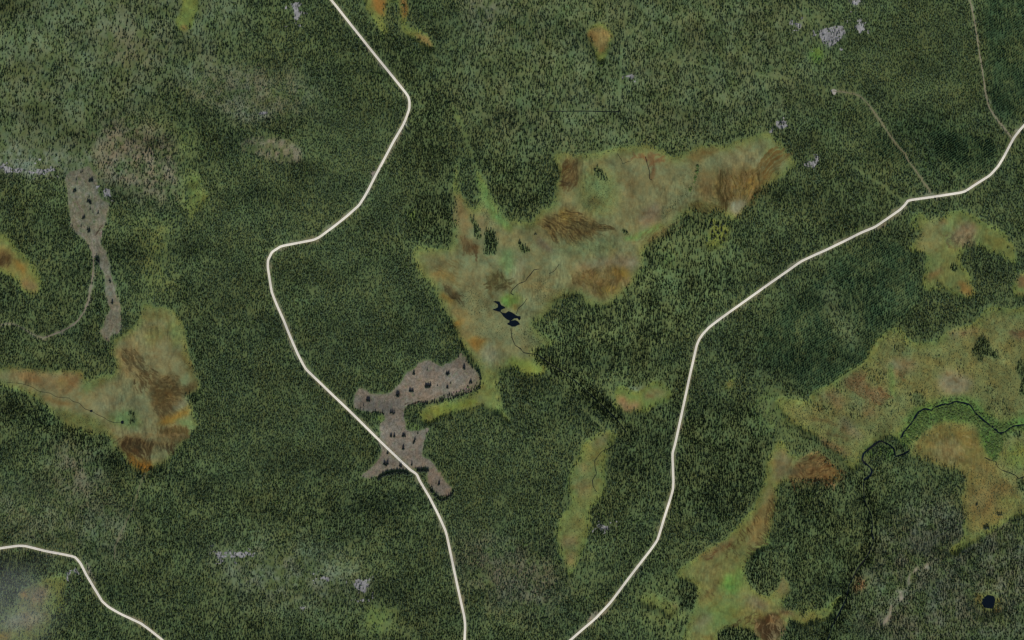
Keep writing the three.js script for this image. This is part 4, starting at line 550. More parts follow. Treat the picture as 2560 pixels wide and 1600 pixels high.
// ---------------------------------------------------------------- sheets
function surface(name, pos, idx, m) {
  const g = new THREE.BufferGeometry(), uv = new Float32Array(pos.length / 3 * 2);
  for (let i = 0; i < pos.length / 3; i++) { uv[i * 2] = (pos[i * 3] + OX) / W; uv[i * 2 + 1] = (pos[i * 3 + 2] + OZ) / H; }
  g.setAttribute('position', new THREE.BufferAttribute(new Float32Array(pos), 3));
  g.setAttribute('uv', new THREE.BufferAttribute(uv, 2));
  g.setIndex(idx); g.computeVertexNormals();
  const o = new THREE.Mesh(g, m); o.name = numbered(name); scene.add(o);
  return o;
}
{ // one sheet to the horizon, finer where the photograph looks
  const axis = (half) => { const a = []; for (let v = -half; v <= half; v += 5) a.push(v); const far = [60, 160, 400, 900, 1900, 4000, 8000].map((d) => half + d); return [...far.map((d) => -d).reverse(), ...a, ...far]; };
  const ax = axis(1300), az = axis(900), pos = [], idx = [];
  for (const z of az) for (const x of ax) pos.push(x, ground(x, z), z);
  for (let j = 0; j + 1 < az.length; j++) for (let i = 0; i + 1 < ax.length; i++) { const a = j * ax.length + i, b = a + ax.length; idx.push(a, b, a + 1, a + 1, b, b + 1); }
  tag(surface('ground', pos, idx, soil), 'forest floor of moss, lichen and heather under the trees', 'ground', null, 'structure');
}
const scratch = document.createElement('canvas'); scratch.width = W + 400; scratch.height = H + 400;
function sheet(name, pts, dy, m, info, step = 4, ragged = 1, keep) {
  const g = scratch.getContext('2d'), [bx0, by0, bx1, by1] = box(pts), x0 = Math.max(-190, Math.floor(bx0) - 8), y0 = Math.max(-190, Math.floor(by0) - 8), x1 = Math.min(W + 190, bx1 + 8), y1 = Math.min(H + 190, by1 + 8);
  g.setTransform(1, 0, 0, 1, 0, 0); g.fillStyle = '#000'; g.filter = 'none'; g.fillRect(0, 0, W + 400, H + 400); g.setTransform(1, 0, 0, 1, 200, 200);
  g.filter = `blur(${step * 0.5}px)`; g.fillStyle = '#fff'; trace(g, pts); g.fill(); g.filter = 'none';
  const w = Math.ceil(x1 - x0) + 2, h = Math.ceil(y1 - y0) + 2, d = g.getImageData(x0 + 200, y0 + 200, w, h).data;
  const f = (x, y) => { const sx = clamp(Math.round(x - x0 + ragged * warpX(x, y)), 0, w - 1), sy = clamp(Math.round(y - y0 + ragged * warpY(x, y)), 0, h - 1); return d[(sy * w + sx) * 4] / 255 - 0.5 + (keep ? keep(x, y) : 0); };
  const pos = [], idx = [], nx = Math.ceil((x1 - x0) / step), ny = Math.ceil((y1 - y0) / step), val = [];
  for (let j = 0; j <= ny; j++) for (let i = 0; i <= nx; i++) val.push(f(x0 + i * step, y0 + j * step));
  const seen = new Map(), put = (x, y) => { const k = Math.round(x * 100) * 1e6 + Math.round(y * 100); let n = seen.get(k); if (n === undefined) { n = pos.length / 3; pos.push(x - OX, ground(x - OX, y - OZ) + dy, y - OZ); seen.set(k, n); } return n; };
  const cut = (a, b) => { const t = a[2] / (a[2] - b[2]); return [a[0] + (b[0] - a[0]) * t, a[1] + (b[1] - a[1]) * t]; };
  const tri = (...v) => { const out = []; for (let i = 0; i < 3; i++) { const a = v[i], b = v[(i + 1) % 3]; if (a[2] > 0) out.push(a); if (a[2] > 0 !== b[2] > 0) out.push(cut(a, b)); } const n = out.map((p) => put(p[0], p[1])); for (let i = 1; i + 1 < n.length; i++) if (n[0] !== n[i] && n[i] !== n[i + 1] && n[0] !== n[i + 1]) idx.push(n[0], n[i], n[i + 1]); };
  for (let j = 0; j < ny; j++) for (let i = 0; i < nx; i++) {
    const p = (a, b) => [x0 + (i + a) * step, y0 + (j + b) * step, val[(j + b) * (nx + 1) + i + a]], a = p(0, 0), b = p(1, 0), c = p(0, 1), e = p(1, 1);
    if (a[2] <= 0 && b[2] <= 0 && c[2] <= 0 && e[2] <= 0) continue;
    tri(a, c, b); tri(b, c, e);
  }
  if (!idx.length) { console.log('empty sheet', info[0]); return null; }
  return tag(surface(name, pos, idx, m), info[0], info[1], null, 'structure');
}
for (const b of BOGS) sheet('bog', b.pts, 0.12, soil, [b.label, 'bog']);
for (const b of CLEARINGS) sheet('clearcut', b.pts, 0.1, soil, [b.label, 'clearcut']);
sheet('sandy_ground', SAND[0].pts, 0.3, new THREE.MeshStandardMaterial({ color: new THREE.Color().setRGB(0.30, 0.275, 0.225), roughness: 1 }), [SAND[0].label, 'sand'], 1.5, 0.5);
{ // bare rock: low weathered domes, broken up by moss
  const n = 256, d = new Uint8Array(n * n * 4);
  for (let y = 0; y < n; y++) for (let x = 0; x < n; x++) { const t = 2 * Math.PI / n, u = Math.cos(x * t) * 6, v = Math.sin(x * t) * 6, k = 178 + 40 * fbm(u + y * 0.06, v) + 36 * (hash(x, y) - 0.5) + 20 * noise(x * 0.3, y * 0.3), o = (y * n + x) * 4; d[o] = clamp(k, 0, 255); d[o + 1] = clamp(k, 0, 255); d[o + 2] = clamp(k, 0, 255); d[o + 3] = 255; }
  const t = new THREE.DataTexture(d, n, n); t.colorSpace = THREE.SRGBColorSpace; t.magFilter = THREE.LinearFilter; t.wrapS = t.wrapT = THREE.RepeatWrapping; t.repeat.set(W / 128, H / 128); t.needsUpdate = true;
  const rock = new THREE.MeshStandardMaterial({ map: t, roughness: 0.95, color: new THREE.Color().setRGB(0.42, 0.41, 0.385) });
  for (const b of ROCKS) {
    const o = sheet('rock_outcrop', b.pts, 0.25, rock, [b.label, 'rock'], 2, 1.4, (x, y) => 0.75 * noise(x * 0.11, y * 0.11) + 0.5 * noise(x * 0.33, y * 0.33) - 0.1);
    if (!o) continue;
    const p = o.geometry.attributes.position; for (let i = 0; i < p.count; i++) p.setY(i, p.getY(i) + 0.5 * Math.abs(noise(p.getX(i) * 0.4, p.getZ(i) * 0.4))); o.geometry.computeVertexNormals();
  }
}
// water
const water = new THREE.MeshPhysicalMaterial({ color: new THREE.Color().setRGB(0.003, 0.005, 0.007), roughness: 0.08, ior: 1.33 });
function pool(name, pts, dy, label, category) {
  const c = pts.reduce((a, p) => [a[0] + p[0] / pts.length, a[1] + p[1] / pts.length], [0, 0]);
  const s = new THREE.Shape(pts.map((p) => new THREE.Vector2(p[0] - c[0], -(p[1] - c[1]))));
  const g = new THREE.ExtrudeGeometry(s, { depth: 0.2, bevelEnabled: false }); g.rotateX(-Math.PI / 2);
  const o = new THREE.Mesh(g, water); o.name = numbered(name); o.position.set(c[0] - OX, ground(c[0] - OX, c[1] - OZ) + dy - 0.2, c[1] - OZ); scene.add(o);
  return tag(o, label, category, null, 'structure');
}
pool('pond', POND, 0.26, 'black three-lobed pond in the middle of the central bog', 'pond');
pool('lake', LAKE, 0.26, 'small oval dark blue-green lake at lower right', 'lake');
pool('pond', POOLS[0], 0.26, 'tiny dark pool halfway along the brook in the left bog', 'pool');
pool('pond', POOLS[1], 0.26, 'tiny dark pool at the end of the brook in the left bog', 'pool');
function ribbon(pts, width, rise, step = 3, vary = 0, repeat = 40) {       // a band that follows the ground; u across, v along in metres / repeat
  let line = pts.map(([x, y]) => new THREE.Vector2(x - OX, y - OZ)), fineLine = [line[0]];
  for (let k = 0; k < 2; k++) { const o = [line[0]]; for (let i = 0; i + 1 < line.length; i++) o.push(line[i].clone().lerp(line[i + 1], 0.12), line[i].clone().lerp(line[i + 1], 0.88)); o.push(line[line.length - 1]); line = o; }
  for (let i = 1; i < line.length; i++) { const n = Math.max(1, Math.round(line[i].distanceTo(line[i - 1]) / step)); for (let k = 1; k <= n; k++) fineLine.push(line[i - 1].clone().lerp(line[i], k / n)); }
  const pos = [], uv = [], idx = [], across = [-1, -0.5, 0, 0.5, 1]; let run = 0;
  fineLine.forEach((p, i) => {
    const a = fineLine[Math.max(0, i - 1)], b = fineLine[Math.min(fineLine.length - 1, i + 1)], d = b.clone().sub(a).normalize(), n = new THREE.Vector2(-d.y, d.x), w = width / 2 * (1 + vary * noise(i * 0.35, width * 9) + vary * 0.6 * noise(i * 0.11, 4));
    if (i) run += p.distanceTo(fineLine[i - 1]);
    across.forEach((s) => { const x = p.x + n.x * s * w, z = p.y + n.y * s * w; pos.push(x, ground(x, z) + rise + (vary ? 0 : 0.12 * (1 - s * s)), z); uv.push((s + 1) / 2, run / repeat); });
    if (i) for (let k = 0; k < 4; k++) { const q = (i - 1) * 5 + k, r = q + 5; idx.push(q, q + 1, r, q + 1, r + 1, r); }
  });
  const g = new THREE.BufferGeometry(); g.setAttribute('position', new THREE.BufferAttribute(new Float32Array(pos), 3)); g.setAttribute('uv', new THREE.BufferAttribute(new Float32Array(uv), 2)); g.setIndex(idx); g.computeVertexNormals();
  if (g.attributes.normal.getY(2) < 0) { for (let i = 0; i < idx.length; i += 3) [idx[i + 1], idx[i + 2]] = [idx[i + 2], idx[i + 1]]; g.setIndex(idx); g.computeVertexNormals(); }
  return g;
}
function band(name, pts, width, rise, m, label, category, step, vary, repeat) { const o = new THREE.Mesh(ribbon(pts, width, rise, step, vary, repeat), m); o.name = numbered(name); scene.add(o); return tag(o, label, category, null, 'structure'); }
function gravel(base, edge, spread) {                      // packed wheel lanes, paler loose gravel along the edges
  const w = 32, h = 512, d = new Uint8Array(w * h * 4);
  for (let y = 0; y < h; y++) for (let x = 0; x < w; x++) { const u = Math.abs((x + 0.5) / w * 2 - 1), e = clamp((u - 0.45) / 0.3, 0, 1), s = 1 + spread * (noise(x * 0.25, y * 0.12) * 0.5 + (hash(x, y + 900) - 0.5)), o = (y * w + x) * 4; for (let c = 0; c < 3; c++) d[o + c] = clamp((base[c] + (edge[c] - base[c]) * e) * s, 0, 255); d[o + 3] = 255; }
  const t = new THREE.DataTexture(d, w, h); t.colorSpace = THREE.SRGBColorSpace; t.magFilter = THREE.LinearFilter; t.wrapT = THREE.RepeatWrapping; t.needsUpdate = true;
  return new THREE.MeshStandardMaterial({ map: t, roughness: 1 });
}
const road = gravel([196, 188, 170], [230, 222, 202], 0.1);
for (const r of ROADS) band('road', r.pts, 4.1, 0.45, road, r.label, 'road', 3, 0);
for (const r of TRACKS) band('track', r.pts, r.w, 0.32, gravel(r.c.map((v) => v * 0.84), r.c.map((v) => v * 0.94), 0.3), r.label, 'track', 3, 0.4);
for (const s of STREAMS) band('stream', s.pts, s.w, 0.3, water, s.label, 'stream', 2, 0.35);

// ---------------------------------------------------------------- trees
function join(list) { const g = mergeGeometries(list); g.computeVertexNormals(); return g; }
// a spruce of height 1 and crown radius 1: ragged tiers of drooping boughs
function spruce(tiers, sides, from = 0.04, ragged = 0.32) {
  const list = [];
  for (let t = 0; t < tiers; t++) {
    const k = t / tiers, y0 = from + (1 - from) * k * 0.97, y1 = Math.min(1, y0 + (1 - from) * (1.75 / tiers) * (1 - 0.25 * k)), r = Math.pow(1 - k, 0.85) * 0.98 + 0.08, pos = [], idx = [];
    pos.push((rnd() - 0.5) * 0.1 * (1 - k), t === tiers - 1 ? 1 : y1, (rnd() - 0.5) * 0.1 * (1 - k));
    for (let i = 0; i < sides; i++) { const a = (i + 0.3 * rnd() + t * 0.5) / sides * 2 * Math.PI, q = r * (i % 2 ? 1 - ragged * (0.6 + rnd()) : 1 - 0.2 * rnd()); pos.push(Math.cos(a) * q, y0 + (i % 2 ? 0.05 : -0.01) * (1 - k) + 0.02 * rnd(), Math.sin(a) * q); }
    for (let i = 0; i < sides; i++) idx.push(0, 1 + (i + 1) % sides, 1 + i);
    const g = new THREE.BufferGeometry(); g.setAttribute('position', new THREE.BufferAttribute(new Float32Array(pos), 3)); g.setIndex(idx); list.push(g.toNonIndexed());
  }
  return join(list);
}
// a pine or birch crown: uneven clumps of twigs round an open middle; height 1, radius 1
function clumpy(n, low, high, size) {
  const list = [];
  for (let i = 0; i < n; i++) {
    const k = (i + 0.5) / n, a = i * 2.4 + rnd(), y = low + (high - low) * k, rr = 0.62 * Math.sin(Math.PI * (0.25 + 0.7 * k)) * (0.7 + 0.5 * rnd());
    const g = new THREE.OctahedronGeometry(1, 0), p = g.attributes.position;
    const jit = {}; for (let v = 0; v < p.count; v++) { const key = [p.getX(v), p.getY(v), p.getZ(v)].map((q) => q.toFixed(2)).join(); const s = jit[key] ??= 0.65 + 0.6 * rnd(); p.setXYZ(v, p.getX(v) * s * size, p.getY(v) * s * size * 0.2, p.getZ(v) * s * size); }
    g.rotateY(rnd() * 6); g.translate(Math.cos(a) * rr, y, Math.sin(a) * rr); g.deleteAttribute('uv'); list.push(g.index ? g.toNonIndexed() : g);
  }
  return join(list);
}
const stem = (r, h) => { const g = new THREE.CylinderGeometry(r * 0.35, r, h, 5, 1, true); g.translate(0, h / 2, 0); g.deleteAttribute('uv'); return g.toNonIndexed(); };
const needles = new THREE.MeshStandardMaterial({ color: 0xffffff, roughness: 0.95, flatShading: true }), bark = new THREE.MeshStandardMaterial({ color: new THREE.Color().setRGB(0.12, 0.085, 0.06), roughness: 1 });
needles.specularIntensity = 0;
const KINDS = {
  spruce_forest: { shapes: [spruce(4, 8), spruce(5, 8, 0.06, 0.4)], label: 'dark green spruce trees covering the land between bogs and roads', category: 'forest' },
  pine_forest: { shapes: [join([clumpy(7, 0.42, 0.92, 0.62), stem(0.09, 0.8)]), join([clumpy(8, 0.36, 0.95, 0.55), stem(0.09, 0.8)])], label: 'greyish green pine trees mixed through the forest', category: 'forest' },
  birch_thicket: { shapes: [join([clumpy(7, 0.25, 0.9, 0.68), stem(0.06, 0.8)])], label: 'bright green birches and willows in damp hollows and along the river', category: 'thicket' },
  plantation_forest: { shapes: [spruce(4, 7, 0.03, 0.25)], label: 'even rows of young dark conifers in the plantations on the right', category: 'plantation' },
  bog_scrub: { shapes: [clumpy(4, 0.15, 0.8, 0.75), spruce(3, 6, 0.02, 0.35)], label: 'low dwarf pines and shrubs dotted over the bogs', category: 'scrub' },
};
for (const k in KINDS) KINDS[k].at = KINDS[k].shapes.map(() => ({ m: [], c: [] }));
const SPRUCE = [0.027, 0.043, 0.019], PINE = [0.060, 0.088, 0.044], BIRCH = [0.074, 0.112, 0.034], SCRUB = [0.072, 0.090, 0.040];
const mat = new THREE.Matrix4(), quat = new THREE.Quaternion(), UPV = new THREE.Vector3(0, 1, 0), tilt = new THREE.Vector3(), pos3 = new THREE.Vector3(), scl = new THREE.Vector3();
function place(kind, X, Z, h, r, color, light) {
  const slot = KINDS[kind].at[rnd() * KINDS[kind].at.length | 0];
  tilt.set((rnd() - 0.5) * 0.1, 1, (rnd() - 0.5) * 0.1).normalize(); quat.setFromUnitVectors(UPV, tilt);
  mat.compose(pos3.set(X, ground(X, Z) - 0.05, Z), quat.multiply(new THREE.Quaternion().setFromAxisAngle(UPV, rnd() * 6.283)), scl.set(r * (0.85 + 0.3 * rnd()), h, r * (0.85 + 0.3 * rnd())));
  slot.m.push(...mat.elements); slot.c.push(color[0] * light * (0.9 + 0.2 * rnd()), color[1] * light, color[2] * light * (0.85 + 0.3 * rnd()));
}
const PLANT = [[F(2308, -60, 2480, -60, 2480, 215, 2372, 300, 2335, 250), -0.62], [F(1960, 610, 2140, 550, 2160, 680, 2190, 700, 2100, 770, 2060, 850, 1970, 910, 1885, 925, 1815, 850, 1790, 760, 1950, 655), -0.55], [F(2170, 300, 2300, 320, 2370, 345, 2300, 430, 2240, 420), -0.6], [F(2000, 240, 2060, 250, 2200, 440, 2060, 370), -0.6]];
const PALE = F(1965, 630, 1995, 750, 2055, 830, 1975, 810, 1935, 700);
const planted = layer([0, 0, 0]); PLANT.forEach((p) => fill(planted, p[0], [255, 255, 255], 4)); fill(planted, PALE, [0, 0, 0], 8); const gP = read(planted);
// shade on a road from a tree to its south: keep trees low there
const lane = layer([0, 0, 0]); ROADS.forEach((r) => stroke(lane, r.pts, [255, 255, 255], 5.6)); TRACKS.slice(0, 3).forEach((r) => stroke(lane, r.pts, [255, 255, 255], 2)); const gL = read(lane);
const shades = (x, y, h) => { for (let s = 2; s < h * 0.8; s += 2) if (at(gL, x + SHADE.x * s, y + SHADE.y * s, 0) > 100) return true; return false; };
const taken = []; // room for the trees that stand alone
const STEP = 2.75, LX = 1290, LZ = 880;
for (let z = -LZ; z < LZ; z += STEP) for (let x = -LX; x < LX; x += STEP) {
  const X = x + STEP * (rnd() * 1.1 - 0.05), Z = z + STEP * (rnd() * 1.1 - 0.05), mx = X + OX, my = Z + OZ, outside = mx < 0 || my < 0 || mx >= W || my >= H;
  const wx = mx + warpX(mx, my) * 0.9, wy = my + warpY(mx, my) * 0.9, hardD = at(gD, mx, my, 0), softD = at(gD, wx, wy, 0);
  const clumps = fbm(mx * 0.045, my * 0.045), d = (hardD < 14 ? 0 : softD / 255) * (1 + 0.5 * clumps + 0.25 * noise(mx * 0.16, my * 0.16)), roll = rnd();
  if (at(gP, mx, my, 0) > 127 && !outside) continue;
  if (roll < d * d * 0.35 + d * 0.6) {
    const bright = at(gT, wx, wy, 0) / 100, size = at(gT, wx, wy, 1) / 128, pine = at(gT, wx, wy, 2) / 255, grow = fbm(mx * 0.02 + 60, my * 0.02);
    let h = (4.0 + 3.9 * rnd() + 1.1 * grow) * size; const young = rnd() < 0.16; if (young) h *= 0.55;
    if (shades(mx, my, h)) { if (rnd() < 0.35) continue; h = Math.min(h, 1.6 + 2.2 * rnd()); if (shades(mx, my, h)) continue; }
    const v = 0.66 + 0.45 * rnd() + 0.16 * fbm(mx * 0.03 + 8, my * 0.03) + (rnd() < 0.12 ? 0.5 : 0), pick = rnd() + 0.25 * noise(mx * 0.02 + 15, my * 0.02 + 4);
    if (pick < pine * 0.95) { if (pine > 0.7 && rnd() < 0.5) place('birch_thicket', X, Z, h * 0.8, 1.1 + 0.10 * h, BIRCH, v * bright * 0.9); else place('pine_forest', X, Z, h, 0.7 + 0.115 * h, PINE, v * bright * 0.95); }
    else if (rnd() < 0.045) place('birch_thicket', X, Z, h * 0.85, 1 + 0.11 * h, BIRCH, v * bright * 0.8);
    else place('spruce_forest', X, Z, h * 1.08, 0.6 + 0.12 * h, SPRUCE, v * bright * 1.15);
  } else {
    const b = 1.3 * at(gB, wx, wy, 0) / 255 * (1 + 0.5 * clumps + 0.5 * noise(mx * 0.13 + 44, my * 0.09)); if (at(gB, mx, my, 0) < 6 || rnd() > b) continue;
    const size = at(gB, wx, wy, 1) / 100, green = at(gB, wx, wy, 2) / 255, h = (1.1 + 2.8 * rnd() * rnd()) * size;
    if (green > 0.55) place('birch_thicket', X, Z, h, 0.8 + 0.35 * h, BIRCH, 0.6 + 0.5 * rnd()); else place('bog_scrub', X, Z, h, 0.4 + 0.15 * h, SCRUB, 0.55 + 0.6 * rnd() + green * 0.4);
  }
}
for (const [pts, angle] of PLANT) {                        // planted rows
  const [x0, y0, x1, y1] = box(pts), c = Math.cos(angle), s = Math.sin(angle), cx = (x0 + x1) / 2, cy = (y0 + y1) / 2, R = Math.hypot(x1 - x0, y1 - y0) / 2;
  for (let v = -R; v < R; v += 4.3) for (let u = -R; u < R; u += 3.1) {
    const a = u + (rnd() - 0.5) * 1.6, b = v + (rnd() - 0.5) * 1.0 + 2 * noise(u * 0.02, v * 0.02), mx = cx + a * c - b * s, my = cy - a * -s + b * c;
    if (at(gP, mx, my, 0) <= 127 || mx < -200 || my < -200 || mx > W + 200 || my > H + 200) continue;
    const d = at(gD, mx, my, 0); if (d < 60 || rnd() > 0.88) continue;
    let h = 4 + 6.5 * rnd() + 1.5 * noise(mx * 0.03, my * 0.03); if (shades(mx, my, h)) continue;
    place('plantation_forest', mx - OX, my - OZ, h, 0.65 + 0.11 * h, [0.043, 0.077, 0.036], (0.55 + 0.8 * rnd()) * (1 + 0.25 * fbm(mx * 0.02, my * 0.02)));
  }
}
let copies = 0;
for (const [name, k] of Object.entries(KINDS)) {
  const group = new THREE.Group(); group.name = name; scene.add(group); tag(group, k.label, k.category, null, 'stuff');
  k.shapes.forEach((g, i) => {
    const n = k.at[i].m.length / 16; if (!n) return; copies += n;
    const o = new THREE.InstancedMesh(g, needles, n); o.name = 'crowns'; o.instanceMatrix.array.set(k.at[i].m); o.instanceColor = new THREE.InstancedBufferAttribute(new Float32Array(k.at[i].c), 3);
    o.castShadow = o.receiveShadow = true; o.userData = { kind: 'stuff' }; group.add(o);
  });
}

// ---------------------------------------------------------------- a thin bank of mist over the bog in the lower left corner
{
  const n = 128, list = [];
  const d = new Uint8Array(n * n * 4);
  for (let y = 0; y < n; y++) for (let x = 0; x < n; x++) { const u = x / n * 2 - 1, v = y / n * 2 - 1, r = Math.hypot(u, v), o = (y * n + x) * 4, k = clamp(1 - r, 0, 1) * clamp(0.75 + 0.9 * fbm(u * 3 + 5, v * 3), 0, 1.3); d[o] = d[o + 1] = d[o + 2] = clamp(255 * Math.pow(k, 1.2) * 1.1, 0, 255); d[o + 3] = 255; }
  const a = new THREE.DataTexture(d, n, n); a.magFilter = THREE.LinearFilter; a.needsUpdate = true;
  for (let i = 0; i < 6; i++) { const g = new THREE.PlaneGeometry(190 + 30 * rnd(), 230 + 40 * rnd(), 12, 12); g.rotateX(-Math.PI / 2); const p = g.attributes.position; for (let k = 0; k < p.count; k++) p.setY(k, 3 * noise(p.getX(k) * 0.02 + i * 9, p.getZ(k) * 0.02)); g.rotateY(i * 1.1); g.translate(45 * (rnd() - 0.5), 14 + i * 5, 45 * (rnd() - 0.5)); list.push(g); }
  const mist = new THREE.Mesh(mergeGeometries(list), new THREE.MeshStandardMaterial({ color: new THREE.Color().setRGB(0.30, 0.32, 0.30), roughness: 1, transparent: true, opacity: 0.062, alphaMap: a, depthWrite: false, side: THREE.DoubleSide }));
  mist.name = 'mist'; mist.position.set(34 - OX, ground(34 - OX, 1218 - OZ), 1218 - OZ); scene.add(mist);
  tag(mist, 'thin pale mist drifting over the bog in the lower left corner', 'mist', null, 'stuff'); mist.castShadow = false;
}

// ---------------------------------------------------------------- trees that stand apart: each one a trunk and a crown
function tallSpruce() { return spruce(8, 11, 0.08, 0.4); }
const shades_of = [[0.011, 0.019, 0.008], [0.013, 0.023, 0.009], [0.018, 0.030, 0.012]].map((c) => { const m = needles.clone(); m.color.setRGB(...c); return m; });
const trunkShape = (() => { const g = new THREE.CylinderGeometry(0.05, 0.14, 1, 7); g.translate(0, 0.5, 0); return g; })();
const proto = [0, 1, 2].map((i) => {
  const t = new THREE.Group();
  const trunk = new THREE.Mesh(trunkShape, bark), crown = new THREE.Mesh(i === 2 ? join([clumpy(12, 0.3, 0.95, 0.5)]) : tallSpruce(), shades_of[i]);
  trunk.name = 'trunk'; crown.name = 'crown'; trunk.scale.set(1, 0.9, 1);
  for (const o of [trunk, crown]) o.castShadow = o.receiveShadow = true;
  t.add(trunk, crown);
  return t;
});
function lone(x, y, h, label, group, kind = 0) {           // x, y on the map
  const t = proto[kind].clone(), X = x - OX, Z = y - OZ;
  t.name = numbered(kind === 2 ? 'pine_tree' : 'spruce_tree');
  t.position.set(X, ground(X, Z) + 0.05, Z); t.rotation.y = rnd() * 6.28;
  h *= 1.15; const r = (0.18 + 0.05 * rnd()) * h * (kind === 2 ? 1.25 : 1);
  t.children[0].scale.set(h / 9, h * 0.9, h / 9); t.children[1].scale.set(r, h, r * (0.85 + 0.3 * rnd()));
  scene.add(t);
  return tag(t, label, kind === 2 ? 'pine tree' : 'spruce tree', group);
}
const ORD = ['leftmost', 'second from left', 'third from left', 'fourth from left', 'fifth from left', 'sixth from left', 'seventh from left', 'rightmost'];
const NUM = ['', 'one', 'two', 'three', 'four', 'five', 'six', 'seven', 'eight'];
function stand_of(spots, h, where, kind = 0) {             // a retained group of a few trees: one label each, by place in the group
  const s = [...spots].sort((a, b) => a[0] - b[0]), n = s.length, sort = kind === 2 ? 'pine' : 'spruce';
  s.forEach((p, i) => lone(p[0], p[1], h * (0.85 + 0.3 * rnd()), n === 1 ? `lone dark ${sort} ${where}` : `${i === n - 1 ? 'rightmost' : ORD[i]} of ${NUM[n]} ${sort}s ${where}`, n === 1 ? 'retained trees standing alone on the clearcuts' : `${sort}s ${where}`, kind));
}
const around = (p, n, rx, ry) => Array.from({ length: n }, (_, i) => [p[0] + (n === 1 ? 0 : ((i + 0.5) / n - 0.5) * 2 * rx + (rnd() - 0.5) * 1.2), p[1] + (rnd() - 0.5) * 2 * ry]);
const c12 = (x, y) => C(1, 2, x, y)[0], c01 = (x, y) => C(0, 1, x, y)[0], c13 = (x, y) => C(1, 3, x, y)[0];
// branching clearcut (a tree's foot lies at the south end of its dark shape)
stand_of(around(c12(1060, 760), 4, 3.4, 1.6), 10, "in the clump at the branching clearcut's left end");
stand_of(around(c12(1340, 715), 4, 3, 2), 10.5, "in the clump at the branching clearcut's waist");
stand_of(around(c12(1465, 672), 4, 4, 2), 10, "in the clump left of the branching clearcut's biggest clump");
stand_of(around(c12(1490, 508), 3, 2.4, 1.5), 9, "by the upper left rim of the branching clearcut");
stand_of([c12(1620, 472)], 6.5, 'small and thin, near the upper rim of the branching clearcut');
stand_of(around(c12(1625, 630), 7, 6, 2.4), 11.5, "in the biggest clump on the branching clearcut");
stand_of(around(c12(1812, 512), 4, 3.4, 2), 10, "in the branching clearcut's upper middle clump");
stand_of(around(c12(1965, 455), 2, 1.6, 1.4), 10, "near the branching clearcut's upper right tip");
stand_of(around(c12(2027, 590), 4, 3.2, 2), 10, "in the branching clearcut's rightmost clump");
stand_of(around(c12(1808, 643), 2, 1.3, 1.2), 10, "below the branching clearcut's upper middle clump");
stand_of([c12(1836, 597)], 7, "beside the pair below the branching clearcut's upper middle clump");
stand_of([c12(1715, 618)], 6, 'right of the biggest clump on the branching clearcut');
stand_of([c12(1912, 350)], 7, 'in the upper right tip of the branching clearcut');
stand_of([c12(1018, 810)], 7, 'short, below the leftmost clump of the branching clearcut');
stand_of(around(c12(1290, 880), 5, 5, 1.8), 8.5, "in the loose row where the branching clearcut narrows");
stand_of([...around(c12(1277, 1095), 2, 1.4, 1.4), ...around(c12(1308, 1098), 2, 1.2, 1.6)], 11, "in the clearcut's left clump above the central road");
stand_of(around(c12(1397, 1094), 4, 3.4, 1.6), 11, "in the clearcut's right clump above the central road");
stand_of([c12(1488, 1165), c12(1497, 1148), c12(1504, 1128)], 10, "in the slanting file above the central road");
stand_of(around(c12(1390, 1214), 2, 1.6, 1.4), 11.5, "closest above the road on the branching clearcut");
stand_of([c12(1530, 1072)], 7, 'below the green tongue of the bog on the branching clearcut');
stand_of([...around(c12(1215, 1370), 3, 2.4, 2), ...around(c12(1238, 1362), 3, 2, 3)], 10, "in the ring-shaped clump left of the central road");
stand_of(around(c12(1366, 1382), 2, 1.6, 1), 11, "touching the central road's left edge on the clearcut");
stand_of([c12(1472, 1368)], 12.5, 'tall, just right of the road on the branching clearcut');
stand_of(around(c12(1245, 1262), 2, 2, 1), 7, "standing low between forest and road on the clearcut");
stand_of(around(c13(1728, 42), 2, 1.6, 1.2), 10, "on the branching clearcut's lower right arm");
stand_of([c13(1660, 62)], 7, "small, left of the pair on the clearcut's lower right arm");
stand_of([c13(1702, 35)], 5.5, "tiny, touching the pair on the clearcut's lower right arm");
{ const g = 'row of trees at the foot of the lower right arm of the branching clearcut'; for (let i = 0; i < 18; i++) { const p = c12(1522 + i * 6.1, 1412 + 14 * rnd() + (i % 3) * 6); lone(p[0], p[1], 8 + 2.4 * rnd(), 'dark spruce in the dense short row right of the road at the clearcut', g); } }
{ // rim of trees between the clearcut and the yellow-green bog
  const rim = C(1, 2, 1985, 370, 2045, 425, 2105, 490, 2128, 555, 2112, 615, 2080, 650, 2000, 680, 1940, 695, 1880, 715, 1800, 742, 1720, 762, 1640, 770, 1560, 782); let k = 0; const RIM = ['at the tip of the branching clearcut', 'at the tip of the branching clearcut', 'on the right side of the branching clearcut', 'on the right side of the branching clearcut', "round the branching clearcut's lower right bend", "round the branching clearcut's lower right bend", "left of the branching clearcut's lower right bend", "left of the branching clearcut's lower right bend", 'above the middle of the yellow-green tongue', 'above the middle of the yellow-green tongue', 'above the left end of the yellow-green tongue', 'above the left end of the yellow-green tongue'];
  for (let i = 0; i + 1 < rim.length; i++) for (let s = 0; s < 5; s++) { const t = (s + rnd()) / 5; lone(rim[i][0] + (rim[i + 1][0] - rim[i][0]) * t + (rnd() - 0.5) * 3, rim[i][1] + (rim[i + 1][1] - rim[i][1]) * t + 3 + (rnd() - 0.5) * 4, 5.5 + 4 * rnd(), `dark tree in the thin rim of trees ${RIM[i]}`, `rim of trees ${RIM[i]}`, k++ % 2); }
}
